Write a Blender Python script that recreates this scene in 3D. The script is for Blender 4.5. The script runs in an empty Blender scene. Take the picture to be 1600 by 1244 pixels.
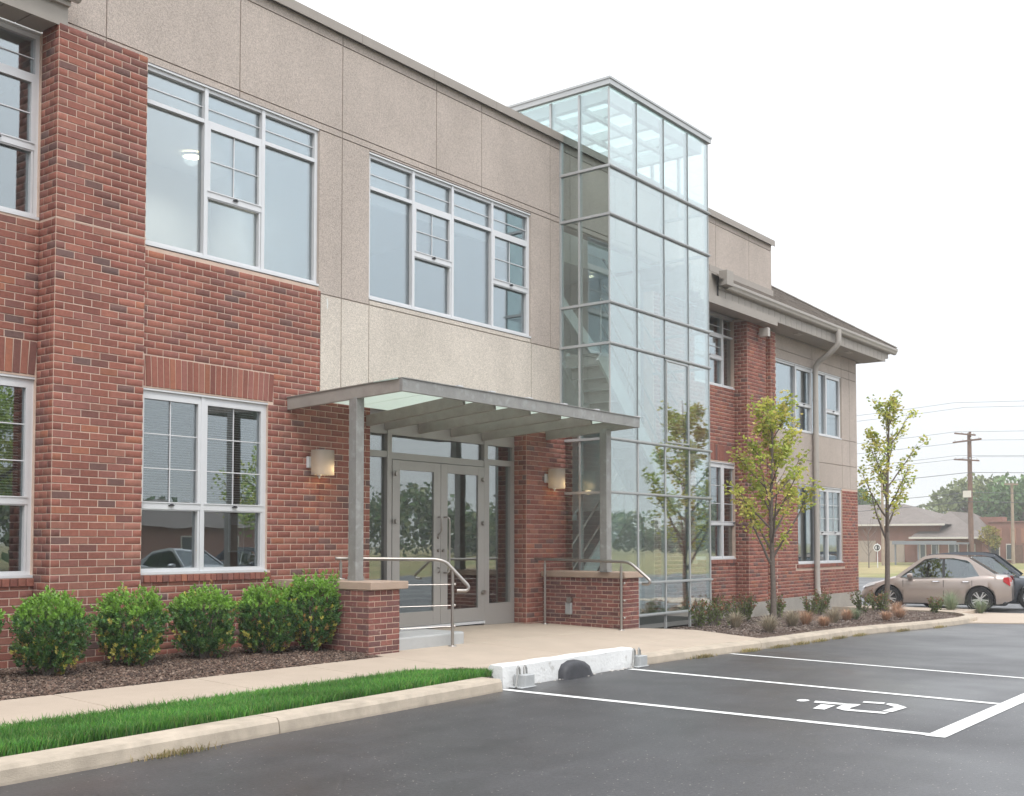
import bpy, bmesh, math, random
import numpy as np
from mathutils import Vector, Matrix
random.seed(7); rng = np.random.default_rng(7)
SC = bpy.context.scene; COL = SC.collection
R = math.radians

# ------------------------------------------------------------------ camera
CAM = Vector((0.0, -11.1, 1.54)); YAW = R(37.64762); PIT = R(2.44407)
FW = Vector((math.cos(YAW)*math.cos(PIT), math.sin(YAW)*math.cos(PIT), math.sin(PIT)))
RT = Vector((math.sin(YAW), -math.cos(YAW), 0.0)); UPV = RT.cross(FW)
cd = bpy.data.cameras.new('camera'); cam = bpy.data.objects.new('camera', cd); COL.objects.link(cam)
cam.matrix_world = Matrix(((RT.x, UPV.x, -FW.x, CAM.x), (RT.y, UPV.y, -FW.y, CAM.y), (RT.z, UPV.z, -FW.z, CAM.z), (0, 0, 0, 1)))
cd.sensor_width = 36; cd.lens = 1750/1600*36; cd.shift_y = 151.3/1600
cd.clip_start = 0.1; cd.clip_end = 3000
SC.camera = cam
# ------------------------------------------------------------------ sky, sun, exposure
W = bpy.data.worlds.new('World'); SC.world = W; W.use_nodes = True
nt = W.node_tree; nt.nodes.clear()
sky = nt.nodes.new('ShaderNodeTexSky'); sky.sky_type = 'NISHITA'; sky.sun_disc = False
SUN_EL, SUN_AZ = R(58), R(215)
sky.sun_elevation = SUN_EL; sky.sun_rotation = SUN_AZ; sky.dust_density = 4; sky.air_density = 1.0
b1 = nt.nodes.new('ShaderNodeBackground'); b1.inputs[1].default_value = 0.06
b2 = nt.nodes.new('ShaderNodeBackground')
# overcast dome: pale grey cloud, a little brighter overhead
tc = nt.nodes.new('ShaderNodeTexCoord'); sep = nt.nodes.new('ShaderNodeSeparateXYZ')
nz = nt.nodes.new('ShaderNodeTexNoise'); nz.inputs['Scale'].default_value = 2.2; nz.inputs['Detail'].default_value = 4
rmp = nt.nodes.new('ShaderNodeMapRange'); rmp.inputs[1].default_value = 0; rmp.inputs[2].default_value = 1
rmp.inputs[3].default_value = 0.575; rmp.inputs[4].default_value = 1.65
mul = nt.nodes.new('ShaderNodeMath'); mul.operation = 'MULTIPLY'
nr = nt.nodes.new('ShaderNodeMapRange'); nr.inputs[1].default_value = .3; nr.inputs[2].default_value = .7
nr.inputs[3].default_value = 0.97; nr.inputs[4].default_value = 1.03
nt.links.new(tc.outputs['Generated'], sep.inputs[0]); nt.links.new(tc.outputs['Generated'], nz.inputs['Vector'])
nt.links.new(sep.outputs['Z'], rmp.inputs[0]); nt.links.new(nz.outputs['Fac'], nr.inputs[0])
nt.links.new(rmp.outputs[0], mul.inputs[0]); nt.links.new(nr.outputs[0], mul.inputs[1])
b2.inputs[0].default_value = (0.925, 0.958, 1.0, 1); nt.links.new(mul.outputs[0], b2.inputs[1])
mx = nt.nodes.new('ShaderNodeMixShader'); mx.inputs[0].default_value = 0.9
wo = nt.nodes.new('ShaderNodeOutputWorld')
nt.links.new(sky.outputs[0], b1.inputs[0]); nt.links.new(b1.outputs[0], mx.inputs[1]); nt.links.new(b2.outputs[0], mx.inputs[2])
nt.links.new(mx.outputs[0], wo.inputs[0])
sd = bpy.data.lights.new('sun', 'SUN'); sd.energy = 0.9; sd.angle = R(18); sd.color = (1, .965, .92)
sun = bpy.data.objects.new('sun', sd); COL.objects.link(sun)
sdir = Vector((-0.42*math.cos(SUN_EL)/.53, -0.9*.53/.53*math.cos(SUN_EL), math.sin(SUN_EL)))
sun.rotation_euler = sdir.to_track_quat('Z', 'Y').to_euler(); sun.location = (0, -20, 30)
SC.view_settings.view_transform = 'Standard'; SC.view_settings.look = 'None'
SC.view_settings.exposure = 0.80; SC.view_settings.gamma = 1; SC.view_settings.use_curve_mapping = False
SC.render.engine = 'CYCLES'
SC.cycles.max_bounces = 10; SC.cycles.transparent_max_bounces = 24; SC.cycles.glossy_bounces = 5; SC.cycles.diffuse_bounces = 3
SC.cycles.caustics_reflective = False; SC.cycles.caustics_refractive = False

# ------------------------------------------------------------------ helpers
WL = {}
def wloc(o): return WL.get(o.name, Vector((0, 0, 0)))
def link(o, parent=None, at=(0, 0, 0)):
    COL.objects.link(o); at = Vector(at); WL[o.name] = at
    if parent is not None:
        o.parent = parent; o.location = at - wloc(parent)
    else: o.location = at
    return o
def thing(name, label, cat, at=(0, 0, 0), rz=0, group=None):
    o = bpy.data.objects.new(name, None); o.empty_display_size = .2
    link(o, None, at); o.rotation_euler.z = rz
    return tag(o, label, cat, group)
def tag(o, label=None, cat=None, group=None, kind=None):
    if label: o['label'] = label
    if cat: o['category'] = cat
    if group: o['group'] = group
    if kind: o['kind'] = kind
    return o

class MB:
    def __init__(s): s.v = []; s.f = []; s.c = []
    def add(s, vs, fs, col=None):
        n = len(s.v); s.v += [tuple(v) for v in vs]; s.f += [tuple(i+n for i in f) for f in fs]
        if col is not None: s.c += [col]*len(vs)
        return s
    def box(s, x0, x1, y0, y1, z0, z1, col=None):
        return s.add([(x0,y0,z0),(x1,y0,z0),(x1,y1,z0),(x0,y1,z0),(x0,y0,z1),(x1,y0,z1),(x1,y1,z1),(x0,y1,z1)],
              [(0,3,2,1),(4,5,6,7),(0,1,5,4),(1,2,6,5),(2,3,7,6),(3,0,4,7)], col)
    def bar(s, a, b, w, h, up=(0, 0, 1)):
        a = Vector(a); b = Vector(b); d = (b-a).normalized(); u = Vector(up); sx = d.cross(u)
        if sx.length < 1e-4: sx = d.cross(Vector((0, 1, 0)))
        sx.normalize(); u = sx.cross(d); P = []
        for p in (a, b):
            for i, j in ((-1,-1),(1,-1),(1,1),(-1,1)): P.append(p+sx*(i*w/2)+u*(j*h/2))
        return s.add(P, [(0,1,2,3),(7,6,5,4),(0,4,5,1),(1,5,6,2),(2,6,7,3),(3,7,4,0)])
    def tube(s, pts, r, n=8, cap=True):
        pts = [Vector(p) for p in pts]; rs = r if hasattr(r, '__len__') else [r]*len(pts); rings = []; ref = None
        for i, p in enumerate(pts):
            d = (pts[min(i+1, len(pts)-1)]-pts[max(i-1, 0)]).normalized()
            if ref is None:
                ref = Vector((0, 0, 1)) if abs(d.z) < .9 else Vector((1, 0, 0))
            sx = d.cross(ref)
            if sx.length < 1e-3: sx = d.cross(Vector((0, 1, 0)))
            sx.normalize(); ref = sx.cross(d).normalized()
            rings.append([p+(sx*math.cos(2*math.pi*k/n)+ref*math.sin(2*math.pi*k/n))*rs[i] for k in range(n)])
        vs = [v for q in rings for v in q]; fs = []
        for i in range(len(rings)-1):
            for k in range(n):
                k2 = (k+1) % n; fs.append((i*n+k, i*n+k2, (i+1)*n+k2, (i+1)*n+k))
        if cap: fs.append(tuple(range(n-1, -1, -1))); fs.append(tuple(range((len(rings)-1)*n, len(rings)*n)))
        return s.add(vs, fs)
    def lathe(s, prof, c=(0, 0, 0), n=20, axis='z'):
        vs = []; fs = []; m = len(prof)
        for k in range(n):
            t = 2*math.pi*k/n
            for r, h in prof:
                q = (r*math.cos(t), r*math.sin(t), h)
                if axis == 'y': q = (q[0], q[2], q[1])
                if axis == 'x': q = (q[2], q[0], q[1])
                vs.append((q[0]+c[0], q[1]+c[1], q[2]+c[2]))
        for k in range(n):
            k2 = (k+1) % n
            for i in range(m-1): fs.append((k*m+i, k2*m+i, k2*m+i+1, k*m+i+1))
        return s.add(vs, fs)
    def prism(s, poly, z0, z1):
        n = len(poly)
        vs = [(x, y, z0 if not callable(z0) else z0(x, y)) for x, y in poly]+[(x, y, z1 if not callable(z1) else z1(x, y)) for x, y in poly]
        return s.add(vs, [tuple(range(n-1, -1, -1)), tuple(range(n, 2*n))]+[(i, (i+1) % n, (i+1) % n+n, i+n) for i in range(n)])
    def build(s, name, mat, parent=None, at=None, smooth=False, bevel=0, local=False, kind=None):
        base = Vector(at) if at is not None else (wloc(parent) if parent is not None and not local else Vector((0, 0, 0)))
        me = bpy.data.meshes.new(name)
        if local: vs = s.v
        else: vs = [(x-base.x, y-base.y, z-base.z) for x, y, z in s.v]
        me.from_pydata(vs, [], s.f)
        bm = bmesh.new(); bm.from_mesh(me)
        bmesh.ops.recalc_face_normals(bm, faces=bm.faces)
        bm.to_mesh(me); bm.free()
        if s.c and len(s.c) == len(s.v):
            a = me.color_attributes.new('tone', 'FLOAT_COLOR', 'POINT')
            a.data.foreach_set('color', np.array([(c[0], c[1], c[2], 1) for c in s.c], np.float32).ravel())
        if smooth: me.polygons.foreach_set('use_smooth', [True]*len(me.polygons))
        me.materials.append(mat); o = bpy.data.objects.new(name, me)
        link(o, parent, base if not local else (wloc(parent) if parent is not None else (0, 0, 0)))
        if smooth:
            try: me.set_sharp_from_angle(angle=R(40))
            except Exception: pass
        if bevel:
            m = o.modifiers.new('bevel', 'BEVEL'); m.width = bevel; m.segments = 2; m.limit_method = 'ANGLE'
        if kind: o['kind'] = kind
        return o
def fastmesh(name, V, F, mat, parent=None, at=(0, 0, 0), tone=None, smooth=False, kind=None):
    """V (n,3) world, F list of int arrays (m,k)"""
    base = np.array(at, float); me = bpy.data.meshes.new(name); V = np.asarray(V, np.float32)-base.astype(np.float32)
    me.vertices.add(len(V)); me.vertices.foreach_set('co', V.ravel())
    loops = np.concatenate([f.ravel() for f in F]).astype(np.int32)
    tot = np.concatenate([np.full(len(f), f.shape[1], np.int32) for f in F]); st = np.concatenate([[0], np.cumsum(tot)[:-1]]).astype(np.int32)
    me.loops.add(len(loops)); me.loops.foreach_set('vertex_index', loops)
    me.polygons.add(len(tot)); me.polygons.foreach_set('loop_start', st); me.polygons.foreach_set('loop_total', tot)
    me.update(calc_edges=True)
    if tone is not None:
        a = me.color_attributes.new('tone', 'FLOAT_COLOR', 'POINT')
        a.data.foreach_set('color', np.concatenate([tone, np.ones((len(tone), 1))], 1).astype(np.float32).ravel())
    if smooth: me.polygons.foreach_set('use_smooth', np.ones(len(tot), bool))
    me.materials.append(mat); o = bpy.data.objects.new(name, me); link(o, parent, at)
    if kind: o['kind'] = kind
    return o
def copy_tree(o, parent=None):
    c = o.copy(); COL.objects.link(c); WL[c.name] = WL.get(o.name, Vector())
    if parent is not None: c.parent = parent
    for ch in list(o.children): copy_tree(ch, c)
    return c

# ------------------------------------------------------------------ materials
def mat(name, col, rough=.7, metal=0, spec=.5, var=0, vscale=8, bump=0, bscale=60, src=None, var2=None, emit=None, estr=0, trans=0, macro=0):
    m = bpy.data.materials.new(name); m.use_nodes = True; N = m.node_tree.nodes; L = m.node_tree.links
    p = N['Principled BSDF']; p.inputs['Roughness'].default_value = rough; p.inputs['Metallic'].default_value = metal
    p.inputs['Specular IOR Level'].default_value = spec
    g = N.new('ShaderNodeNewGeometry')
    if src == 'object': s = N.new('ShaderNodeObjectInfo').outputs['Color']
    elif src == 'tone':
        a = N.new('ShaderNodeAttribute'); a.attribute_name = 'tone'; s = a.outputs['Color']
    else:
        rgb = N.new('ShaderNodeRGB'); rgb.outputs[0].default_value = (*col, 1); s = rgb.outputs[0]
    if var:
        n = N.new('ShaderNodeTexNoise'); n.inputs['Scale'].default_value = vscale; n.inputs['Detail'].default_value = 6; n.inputs['Roughness'].default_value = .65
        L.new(g.outputs['Position'], n.inputs['Vector'])
        r = N.new('ShaderNodeMapRange'); r.inputs[1].default_value = .25; r.inputs[2].default_value = .75
        r.inputs[3].default_value = 1-var; r.inputs[4].default_value = 1+var; L.new(n.outputs['Fac'], r.inputs[0])
        x = N.new('ShaderNodeVectorMath'); x.operation = 'SCALE'; L.new(s, x.inputs[0]); L.new(r.outputs[0], x.inputs['Scale']); s = x.outputs[0]
    if macro:   # weathering: broad patches drawn out downwards
        mp = N.new('ShaderNodeMapping'); mp.inputs['Scale'].default_value = (1.1, 1.1, .38); L.new(g.outputs['Position'], mp.inputs['Vector'])
        n = N.new('ShaderNodeTexNoise'); n.inputs['Scale'].default_value = 1.0; n.inputs['Detail'].default_value = 7; n.inputs['Roughness'].default_value = .7; L.new(mp.outputs[0], n.inputs['Vector'])
        r = N.new('ShaderNodeMapRange'); r.inputs[1].default_value = .3; r.inputs[2].default_value = .7; r.inputs[3].default_value = 1-macro*1.1; r.inputs[4].default_value = 1+macro; L.new(n.outputs['Fac'], r.inputs[0])
        x = N.new('ShaderNodeVectorMath'); x.operation = 'SCALE'; L.new(s, x.inputs[0]); L.new(r.outputs[0], x.inputs['Scale']); s = x.outputs[0]
    if var2:   # second, larger or finer stain: (colour, scale, lo, hi, amount)
        c2, sc2, lo, hi, am = var2
        n = N.new('ShaderNodeTexNoise'); n.inputs['Scale'].default_value = sc2; n.inputs['Detail'].default_value = 5
        L.new(g.outputs['Position'], n.inputs['Vector'])
        r = N.new('ShaderNodeMapRange'); r.inputs[1].default_value = lo; r.inputs[2].default_value = hi; r.inputs[4].default_value = am; L.new(n.outputs['Fac'], r.inputs[0])
        q = N.new('ShaderNodeMix'); q.data_type = 'RGBA'; q.inputs[7].default_value = (*c2, 1)
        L.new(r.outputs[0], q.inputs[0]); L.new(s, q.inputs[6]); s = q.outputs[2]
    L.new(s, p.inputs['Base Color'])
    if bump:
        n = N.new('ShaderNodeTexNoise'); n.inputs['Scale'].default_value = bscale; n.inputs['Detail'].default_value = 4
        L.new(g.outputs['Position'], n.inputs['Vector'])
        b = N.new('ShaderNodeBump'); b.inputs['Strength'].default_value = bump; b.inputs['Distance'].default_value = .01
        L.new(n.outputs['Fac'], b.inputs['Height']); L.new(b.outputs[0], p.inputs['Normal'])
    if emit: p.inputs['Emission Color'].default_value = (*emit, 1); p.inputs['Emission Strength'].default_value = estr
    if trans:
        o = N['Material Output']; t = N.new('ShaderNodeBsdfTranslucent'); L.new(s, t.inputs[0]); ms = N.new('ShaderNodeMixShader'); ms.inputs[0].default_value = trans
        L.new(p.outputs[0], ms.inputs[1]); L.new(t.outputs[0], ms.inputs[2]); L.new(ms.outputs[0], o.inputs[0])
    return m
def glass(name, tint, refl, rtint=(1, 1, 1), rough=0.0, hi=None, wave=.0012):
    m = bpy.data.materials.new(name); m.use_nodes = True; N = m.node_tree.nodes; L = m.node_tree.links; N.clear()
    o = N.new('ShaderNodeOutputMaterial'); t = N.new('ShaderNodeBsdfTransparent'); t.inputs[0].default_value = (*tint, 1)
    g = N.new('ShaderNodeBsdfGlossy'); g.inputs[0].default_value = (*rtint, 1); g.inputs['Roughness'].default_value = rough
    f = N.new('ShaderNodeFresnel'); f.inputs[0].default_value = 1.5
    r = N.new('ShaderNodeMapRange'); r.inputs[1].default_value = .04; r.inputs[2].default_value = .6 if hi is None else .2; r.inputs[3].default_value = refl; r.inputs[4].default_value = min(1, refl+.55) if hi is None else hi
    if wave:      # panes are never quite flat
        gg = N.new('ShaderNodeNewGeometry'); wn = N.new('ShaderNodeTexNoise'); wn.inputs['Scale'].default_value = 1.6; wn.inputs['Detail'].default_value = 1; L.new(gg.outputs['Position'], wn.inputs['Vector'])
        wb = N.new('ShaderNodeBump'); wb.inputs['Strength'].default_value = 1; wb.inputs['Distance'].default_value = wave; L.new(wn.outputs['Fac'], wb.inputs['Height']); L.new(wb.outputs[0], g.inputs['Normal'])
    L.new(f.outputs[0], r.inputs[0]); s = N.new('ShaderNodeMixShader'); L.new(r.outputs[0], s.inputs[0])
    L.new(t.outputs[0], s.inputs[1]); L.new(g.outputs[0], s.inputs[2]); L.new(s.outputs[0], o.inputs[0])
    return m
def stucco(name, col):
    m = mat(name, col, .9, spec=.2, var=.07, vscale=1.2, macro=.08); N = m.node_tree.nodes; L = m.node_tree.links; p = N['Principled BSDF']
    src = p.inputs['Base Color'].links[0].from_socket; g = [n for n in N if n.type == 'NEW_GEOMETRY'][0]
    v = N.new('ShaderNodeTexVoronoi'); v.inputs['Scale'].default_value = 95; L.new(g.outputs['Position'], v.inputs['Vector'])
    sp = N.new('ShaderNodeSeparateColor'); L.new(v.outputs['Color'], sp.inputs[0])
    r = N.new('ShaderNodeMapRange'); r.inputs[3].default_value = .80; r.inputs[4].default_value = 1.20; L.new(sp.outputs[0], r.inputs[0])
    x = N.new('ShaderNodeVectorMath'); x.operation = 'SCALE'; L.new(src, x.inputs[0]); L.new(r.outputs[0], x.inputs['Scale']); L.new(x.outputs[0], p.inputs['Base Color'])
    b = N.new('ShaderNodeBump'); b.inputs['Strength'].default_value = .6; b.inputs['Distance'].default_value = .006; L.new(v.outputs['Distance'], b.inputs['Height']); L.new(b.outputs[0], p.inputs['Normal'])
    return m
M = {}
def brickmat(name, src):
    return mat(name, (1, 1, 1), .88, spec=.25, var=.16, vscale=22, bump=.35, bscale=140, src=src, macro=.14, var2=((.10, .065, .062), 3.2, .62, .85, .55))
M['brick'] = brickmat('brick', 'object'); M['bricks'] = brickmat('brick_mass', 'tone')
M['oldbrick'] = mat('tumbled_brick', (1, 1, 1), .9, spec=.2, var=.25, vscale=30, bump=.6, bscale=90, src='object', var2=((.42, .33, .28), 26, .60, .72, .5))
M['mortar'] = mat('mortar', (.62, .47, .385), .95, spec=.15, var=.12, vscale=6, bump=.3, bscale=120)
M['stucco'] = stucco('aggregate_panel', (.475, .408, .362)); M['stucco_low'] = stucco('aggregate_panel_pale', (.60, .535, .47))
M['joint'] = mat('panel_joint', (.43, .375, .335), .9, spec=.1)
M['coping'] = mat('coping_metal', (.33, .29, .255), .5, spec=.4, var=.06, vscale=3)
M['alu'] = mat('silver_frame', (.67, .675, .69), .4, metal=.12, spec=.5, var=.03, vscale=5)
M['alu_grey'] = mat('grey_aluminium', (.46, .47, .47), .42, metal=.3, var=.04, vscale=5); M['silicone'] = mat('silicone_joint', (.24, .26, .26), .6); M['gasket'] = mat('gasket', (.05, .05, .055), .6)
M['taupe'] = mat('taupe_aluminium', (.385, .365, .345), .45, metal=.25, var=.04, vscale=4)
M['steel'] = mat('galvanised_steel', (.30, .295, .28), .5, metal=.35, var=.16, vscale=5, var2=((.5, .51, .52), 9, .55, .75, .5))
M['steel_b'] = mat('weathered_steel', (.32, .29, .26), .6, metal=.2, var=.16, vscale=6, var2=((.36, .34, .31), 4, .5, .75, .6))
M['inox'] = mat('brushed_stainless', (.38, .35, .325), .33, metal=.9, var=.05, vscale=20)
M['glass'] = glass('window_glass', (.70, .73, .73), .21, (.90, .965, 1.0))
M['glass_mid'] = glass('middle_glass', (.86, .88, .88), .19, (.90, .965, 1.0)); M['glass_hi'] = glass('upper_glass', (.82, .85, .85), .24, (.90, .965, 1.0))
M['glass_door'] = glass('door_glass', (.60, .62, .58), .25, (.94, .98, 1.0))
M['glass_tower'] = glass('tower_glass', (.925, .975, .962), .07, (.95, .985, 1.0), hi=.60)
M['glass_roof'] = glass('roof_glass', (.86, .93, .91), .05)
M['glass_canopy'] = glass('canopy_glass', (.80, .88, .82), .06)
M['white_int'] = mat('interior_white', (.72, .74, .73), .9); M['int_wall'] = mat('interior_wall', (.55, .56, .55), .9); M['int_dark'] = mat('interior_dark', (.26, .26, .24), .9)
M['carpet'] = mat('interior_floor', (.16, .16, .15), .9)
M['sheer'] = mat('sheer_curtain', (.82, .83, .82), .9, trans=.3); M['blind'] = mat('window_blind', (.86, .88, .87), .8, trans=.25)
M['downlight'] = mat('downlight', (1, .9, .7), .5, emit=(1, .84, .55), estr=6)
M['cap'] = mat('cast_stone', (.40, .30, .235), .85, spec=.25, var=.10, vscale=5, bump=.25, bscale=90)
M['concrete'] = mat('sidewalk_concrete', (.455, .375, .30), .85, spec=.3, var=.07, vscale=2.5, bump=.25, bscale=160, var2=((.38, .30, .235), 0.9, .5, .8, .35))
M['kerb'] = mat('kerb_concrete', (.47, .40, .32), .88, spec=.25, var=.14, vscale=7, bump=.4, bscale=110, var2=((.24, .205, .16), 3.2, .5, .75, .6), macro=.1)
M['step'] = mat('grey_concrete', (.42, .425, .42), .85, spec=.3, var=.09, vscale=5, bump=.3, bscale=120)
M['whitewash'] = mat('white_painted_concrete', (.74, .74, .73), .75, spec=.3, var=.06, vscale=6, bump=.6, bscale=35, var2=((.42, .40, .37), 11, .62, .76, .7))
M['rubber'] = mat('black_rubber', (.04, .04, .046), .5, spec=.4, var=.3, vscale=14, bump=.2, bscale=60)
M['foundation'] = mat('foundation_concrete', (.36, .335, .30), .9, spec=.2, var=.12, vscale=4, bump=.3, bscale=60)
M['paint'] = mat('road_paint', (.70, .70, .675), .75, spec=.25, var=.10, vscale=7, var2=((.22, .22, .22), 20, .60, .72, .7))
M['eave'] = mat('taupe_fascia', (.36, .325, .29), .6, spec=.35, var=.05, vscale=5)
M['gutter'] = mat('gutter_metal', (.42, .385, .35), .42, spec=.5, var=.04, vscale=4)
M['shingle'] = mat('roof_shingle', (.165, .14, .12), .95, spec=.15, var=.3, vscale=9, bump=.5, bscale=50)
M['bark'] = mat('bark', (.17, .14, .12), .9, spec=.2, var=.3, vscale=30, bump=.6, bscale=70)
M['leaf'] = mat('leaf', (1, 1, 1), .5, spec=.4, src='tone', trans=.5)
M['shrubleaf'] = mat('shrub_leaf', (1, 1, 1), .38, spec=.5, src='tone', trans=.22)
M['farleaf'] = mat('far_leaf', (1, 1, 1), .8, spec=.1, src='tone', trans=.15)
M['grass'] = mat('grass_blade', (1, 1, 1), .55, spec=.3, src='tone', trans=.35)
M['mulch'] = mat('mulch', (.10, .07, .055), .95, spec=.15, var=.5, vscale=40, bump=1, bscale=80)
M['chip'] = mat('mulch_chip', (1, 1, 1), .9, spec=.15, src='tone')
M['soil'] = mat('soil', (.05, .045, .03), .95)
M['field'] = mat('dry_grass_field', (.30, .25, .13), .95, spec=.1, var=.35, vscale=.5, var2=((.16, .19, .07), .16, .45, .65, .8))
M['wood'] = mat('pole_wood', (.17, .105, .078), .9, var=.25, vscale=4); M['wood2'] = mat('pale_pole_wood', (.33, .26, .20), .9, var=.2, vscale=4)
M['wire'] = mat('cable', (.10, .10, .11), .6)
# damp asphalt: dark binder, pale grit, smoother damp patches
def asphalt():
    m = bpy.data.materials.new('damp_asphalt'); m.use_nodes = True; N = m.node_tree.nodes; L = m.node_tree.links; p = N['Principled BSDF']
    g = N.new('ShaderNodeNewGeometry')
    def noise(sc, det=4, rough=.6):
        n = N.new('ShaderNodeTexNoise'); n.inputs['Scale'].default_value = sc; n.inputs['Detail'].default_value = det; n.inputs['Roughness'].default_value = rough
        L.new(g.outputs['Position'], n.inputs['Vector']); return n
    def rng_(s, a, b, c, d):
        r = N.new('ShaderNodeMapRange'); r.inputs[1].default_value = a; r.inputs[2].default_value = b; r.inputs[3].default_value = c; r.inputs[4].default_value = d; L.new(s, r.inputs[0]); return r.outputs[0]
    big = noise(.35, 3); fine = noise(120, 2); mid = noise(2.2, 5); grain = noise(34, 3, .75)
    base = N.new('ShaderNodeMix'); base.data_type = 'RGBA'; base.inputs[6].default_value = (.030, .029, .031, 1); base.inputs[7].default_value = (.064, .062, .064, 1)
    L.new(rng_(fine.outputs['Fac'], .35, .65, 0, 1), base.inputs[0])
    pale = N.new('ShaderNodeMix'); pale.data_type = 'RGBA'; pale.inputs[7].default_value = (.33, .305, .265, 1)
    v = N.new('ShaderNodeTexVoronoi'); v.inputs['Scale'].default_value = 48; L.new(g.outputs['Position'], v.inputs['Vector'])
    sc = N.new('ShaderNodeSeparateColor'); L.new(v.outputs['Color'], sc.inputs[0])
    gt = N.new('ShaderNodeMath'); gt.operation = 'GREATER_THAN'; gt.inputs[1].default_value = .955; L.new(sc.outputs[0], gt.inputs[0])
    lt = N.new('ShaderNodeMath'); lt.operation = 'LESS_THAN'; lt.inputs[1].default_value = .27; L.new(v.outputs['Distance'], lt.inputs[0])
    mu = N.new('ShaderNodeMath'); mu.operation = 'MULTIPLY'; L.new(gt.outputs[0], mu.inputs[0]); L.new(lt.outputs[0], mu.inputs[1])
    L.new(mu.outputs[0], pale.inputs[0]); L.new(base.outputs[2], pale.inputs[6])
    dk = N.new('ShaderNodeVectorMath'); dk.operation = 'SCALE'; L.new(pale.outputs[2], dk.inputs[0]); mp = N.new('ShaderNodeMapping'); mp.inputs['Scale'].default_value = (.25, 2.6, 1); L.new(g.outputs['Position'], mp.inputs['Vector']); st = noise(1.3, 4); L.new(mp.outputs[0], st.inputs['Vector'])
    mm = N.new('ShaderNodeMath'); mm.operation = 'MULTIPLY'; L.new(rng_(mid.outputs['Fac'], .3, .7, .84, 1.16), mm.inputs[0]); L.new(rng_(st.outputs['Fac'], .3, .7, .86, 1.14), mm.inputs[1]); m3 = N.new('ShaderNodeMath'); m3.operation = 'MULTIPLY'; L.new(mm.outputs[0], m3.inputs[0]); L.new(rng_(grain.outputs['Fac'], .3, .7, .62, 1.38), m3.inputs[1]); L.new(m3.outputs[0], dk.inputs['Scale'])
    L.new(dk.outputs[0], p.inputs['Base Color'])
    L.new(rng_(big.outputs['Fac'], .35, .65, .30, .54), p.inputs['Roughness']); p.inputs['Specular IOR Level'].default_value = .62
    b = N.new('ShaderNodeBump'); b.inputs['Strength'].default_value = .35; b.inputs['Distance'].default_value = .006
    L.new(grain.outputs['Fac'], b.inputs['Height']); L.new(b.outputs[0], p.inputs['Normal'])
    return m
M['asphalt'] = asphalt()

# ------------------------------------------------------------------ levels
def gz(x):
    if x < 45: return -.0172*max(0, x-13)
    if x < 85: return -.55+.55*(x-45)/40
    return 0.0
def hz(x, y):      # paving level
    z = .24+.022*y if y > -1.6 else .205-.037*(-1.6-y)
    return z+gz(x)
def sheet(name, poly_xs, y0, y1, zf, m, ny=1):
    mb = MB()
    ys = [y0+(y1-y0)*i/ny for i in range(ny+1)]
    for i in range(len(poly_xs)-1):
        for j in range(ny):
            a, b = poly_xs[i], poly_xs[i+1]
            mb.add([(a, ys[j], zf(a, ys[j])), (b, ys[j], zf(b, ys[j])), (b, ys[j+1], zf(b, ys[j+1])), (a, ys[j+1], zf(a, ys[j+1]))], [(0, 1, 2, 3)])
    return mb.build(name, m, at=(0, 0, 0), kind='structure')
XS = [-60, -20, 0, 13, 20, 30, 45, 60]
sheet('ground', [-900, -200, -60, 0, 13, 45, 85, 200, 900], -900, 900, lambda x, y: gz(x)-.03 if abs(x) < 300 else -.03, M['field'])
sheet('parking_lot', XS, -34, 30, lambda x, y: gz(x), M['asphalt'])
# ================================================================== office building
def cells(u0, u1, z0, z1, holes):
    us = sorted({u0, u1}|{min(max(h[0], u0), u1) for h in holes}|{min(max(h[1], u0), u1) for h in holes})
    zs = sorted({z0, z1}|{min(max(h[2], z0), z1) for h in holes}|{min(max(h[3], z0), z1) for h in holes})
    for i in range(len(us)-1):
        for j in range(len(zs)-1):
            cu, cz = (us[i]+us[i+1])/2, (zs[j]+zs[j+1])/2
            if not any(h[0] < cu < h[1] and h[2] < cz < h[3] for h in holes): yield us[i], us[i+1], zs[j], zs[j+1]
C = .0813
BR = (.203, .0813)
TONES = [(.265, .103, .078), (.24, .094, .073), (.29, .117, .088), (.22, .085, .068), (.28, .124, .095), (.25, .105, .087), (.19, .085, .073), (.165, .09, .081), (.15, .09, .084), (.31, .125, .082)]
TW = [18, 16, 14, 12, 10, 12, 8, 4, 2, 3]
def tone():
    t = random.choices(TONES, TW)[0]; k = random.uniform(.9, 1.1); return (t[0]*k*1.09, t[1]*k*1.09, t[2]*k*1.06)
BRICKS = []; LISTS = []   # (centre, axis 'x'|'y', length, height, normal sign)
def lay(axis, fixed, nsign, u0, u1, z0, z1, holes=(), length=.2088, course=C, joint=.0100, phase=0, proud=.006, list_=None, head_first=None):
    L = BRICKS if list_ is None else list_
    k = 0; z = z0
    while z+course*.8 <= z1+1e-6:
        zt = z+course; iv = [(u0, u1)]
        for h in holes:
            if h[2] < zt-.02 and h[3] > z+.02:
                n = []
                for a, b in iv:
                    if h[1] <= a or h[0] >= b: n.append((a, b)); continue
                    if h[0] > a: n.append((a, h[0]))
                    if h[1] < b: n.append((h[1], b))
                iv = n
        off = ((k+phase) % 2)*(length+joint)/2 - 2*(length+joint)
        for a, b in iv:
            n0 = math.floor((a-u0-off)/(length+joint)); s = u0+off+n0*(length+joint)
            while s < b:
                e = s+length; x0, x1 = max(s, a), min(e, b)
                if x1-x0 > .035:
                    L.append(((x0+x1)/2, z+course/2, x1-x0, course-joint, axis, fixed, nsign, proud))
                s += length+joint
        z = zt; k += 1
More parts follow.
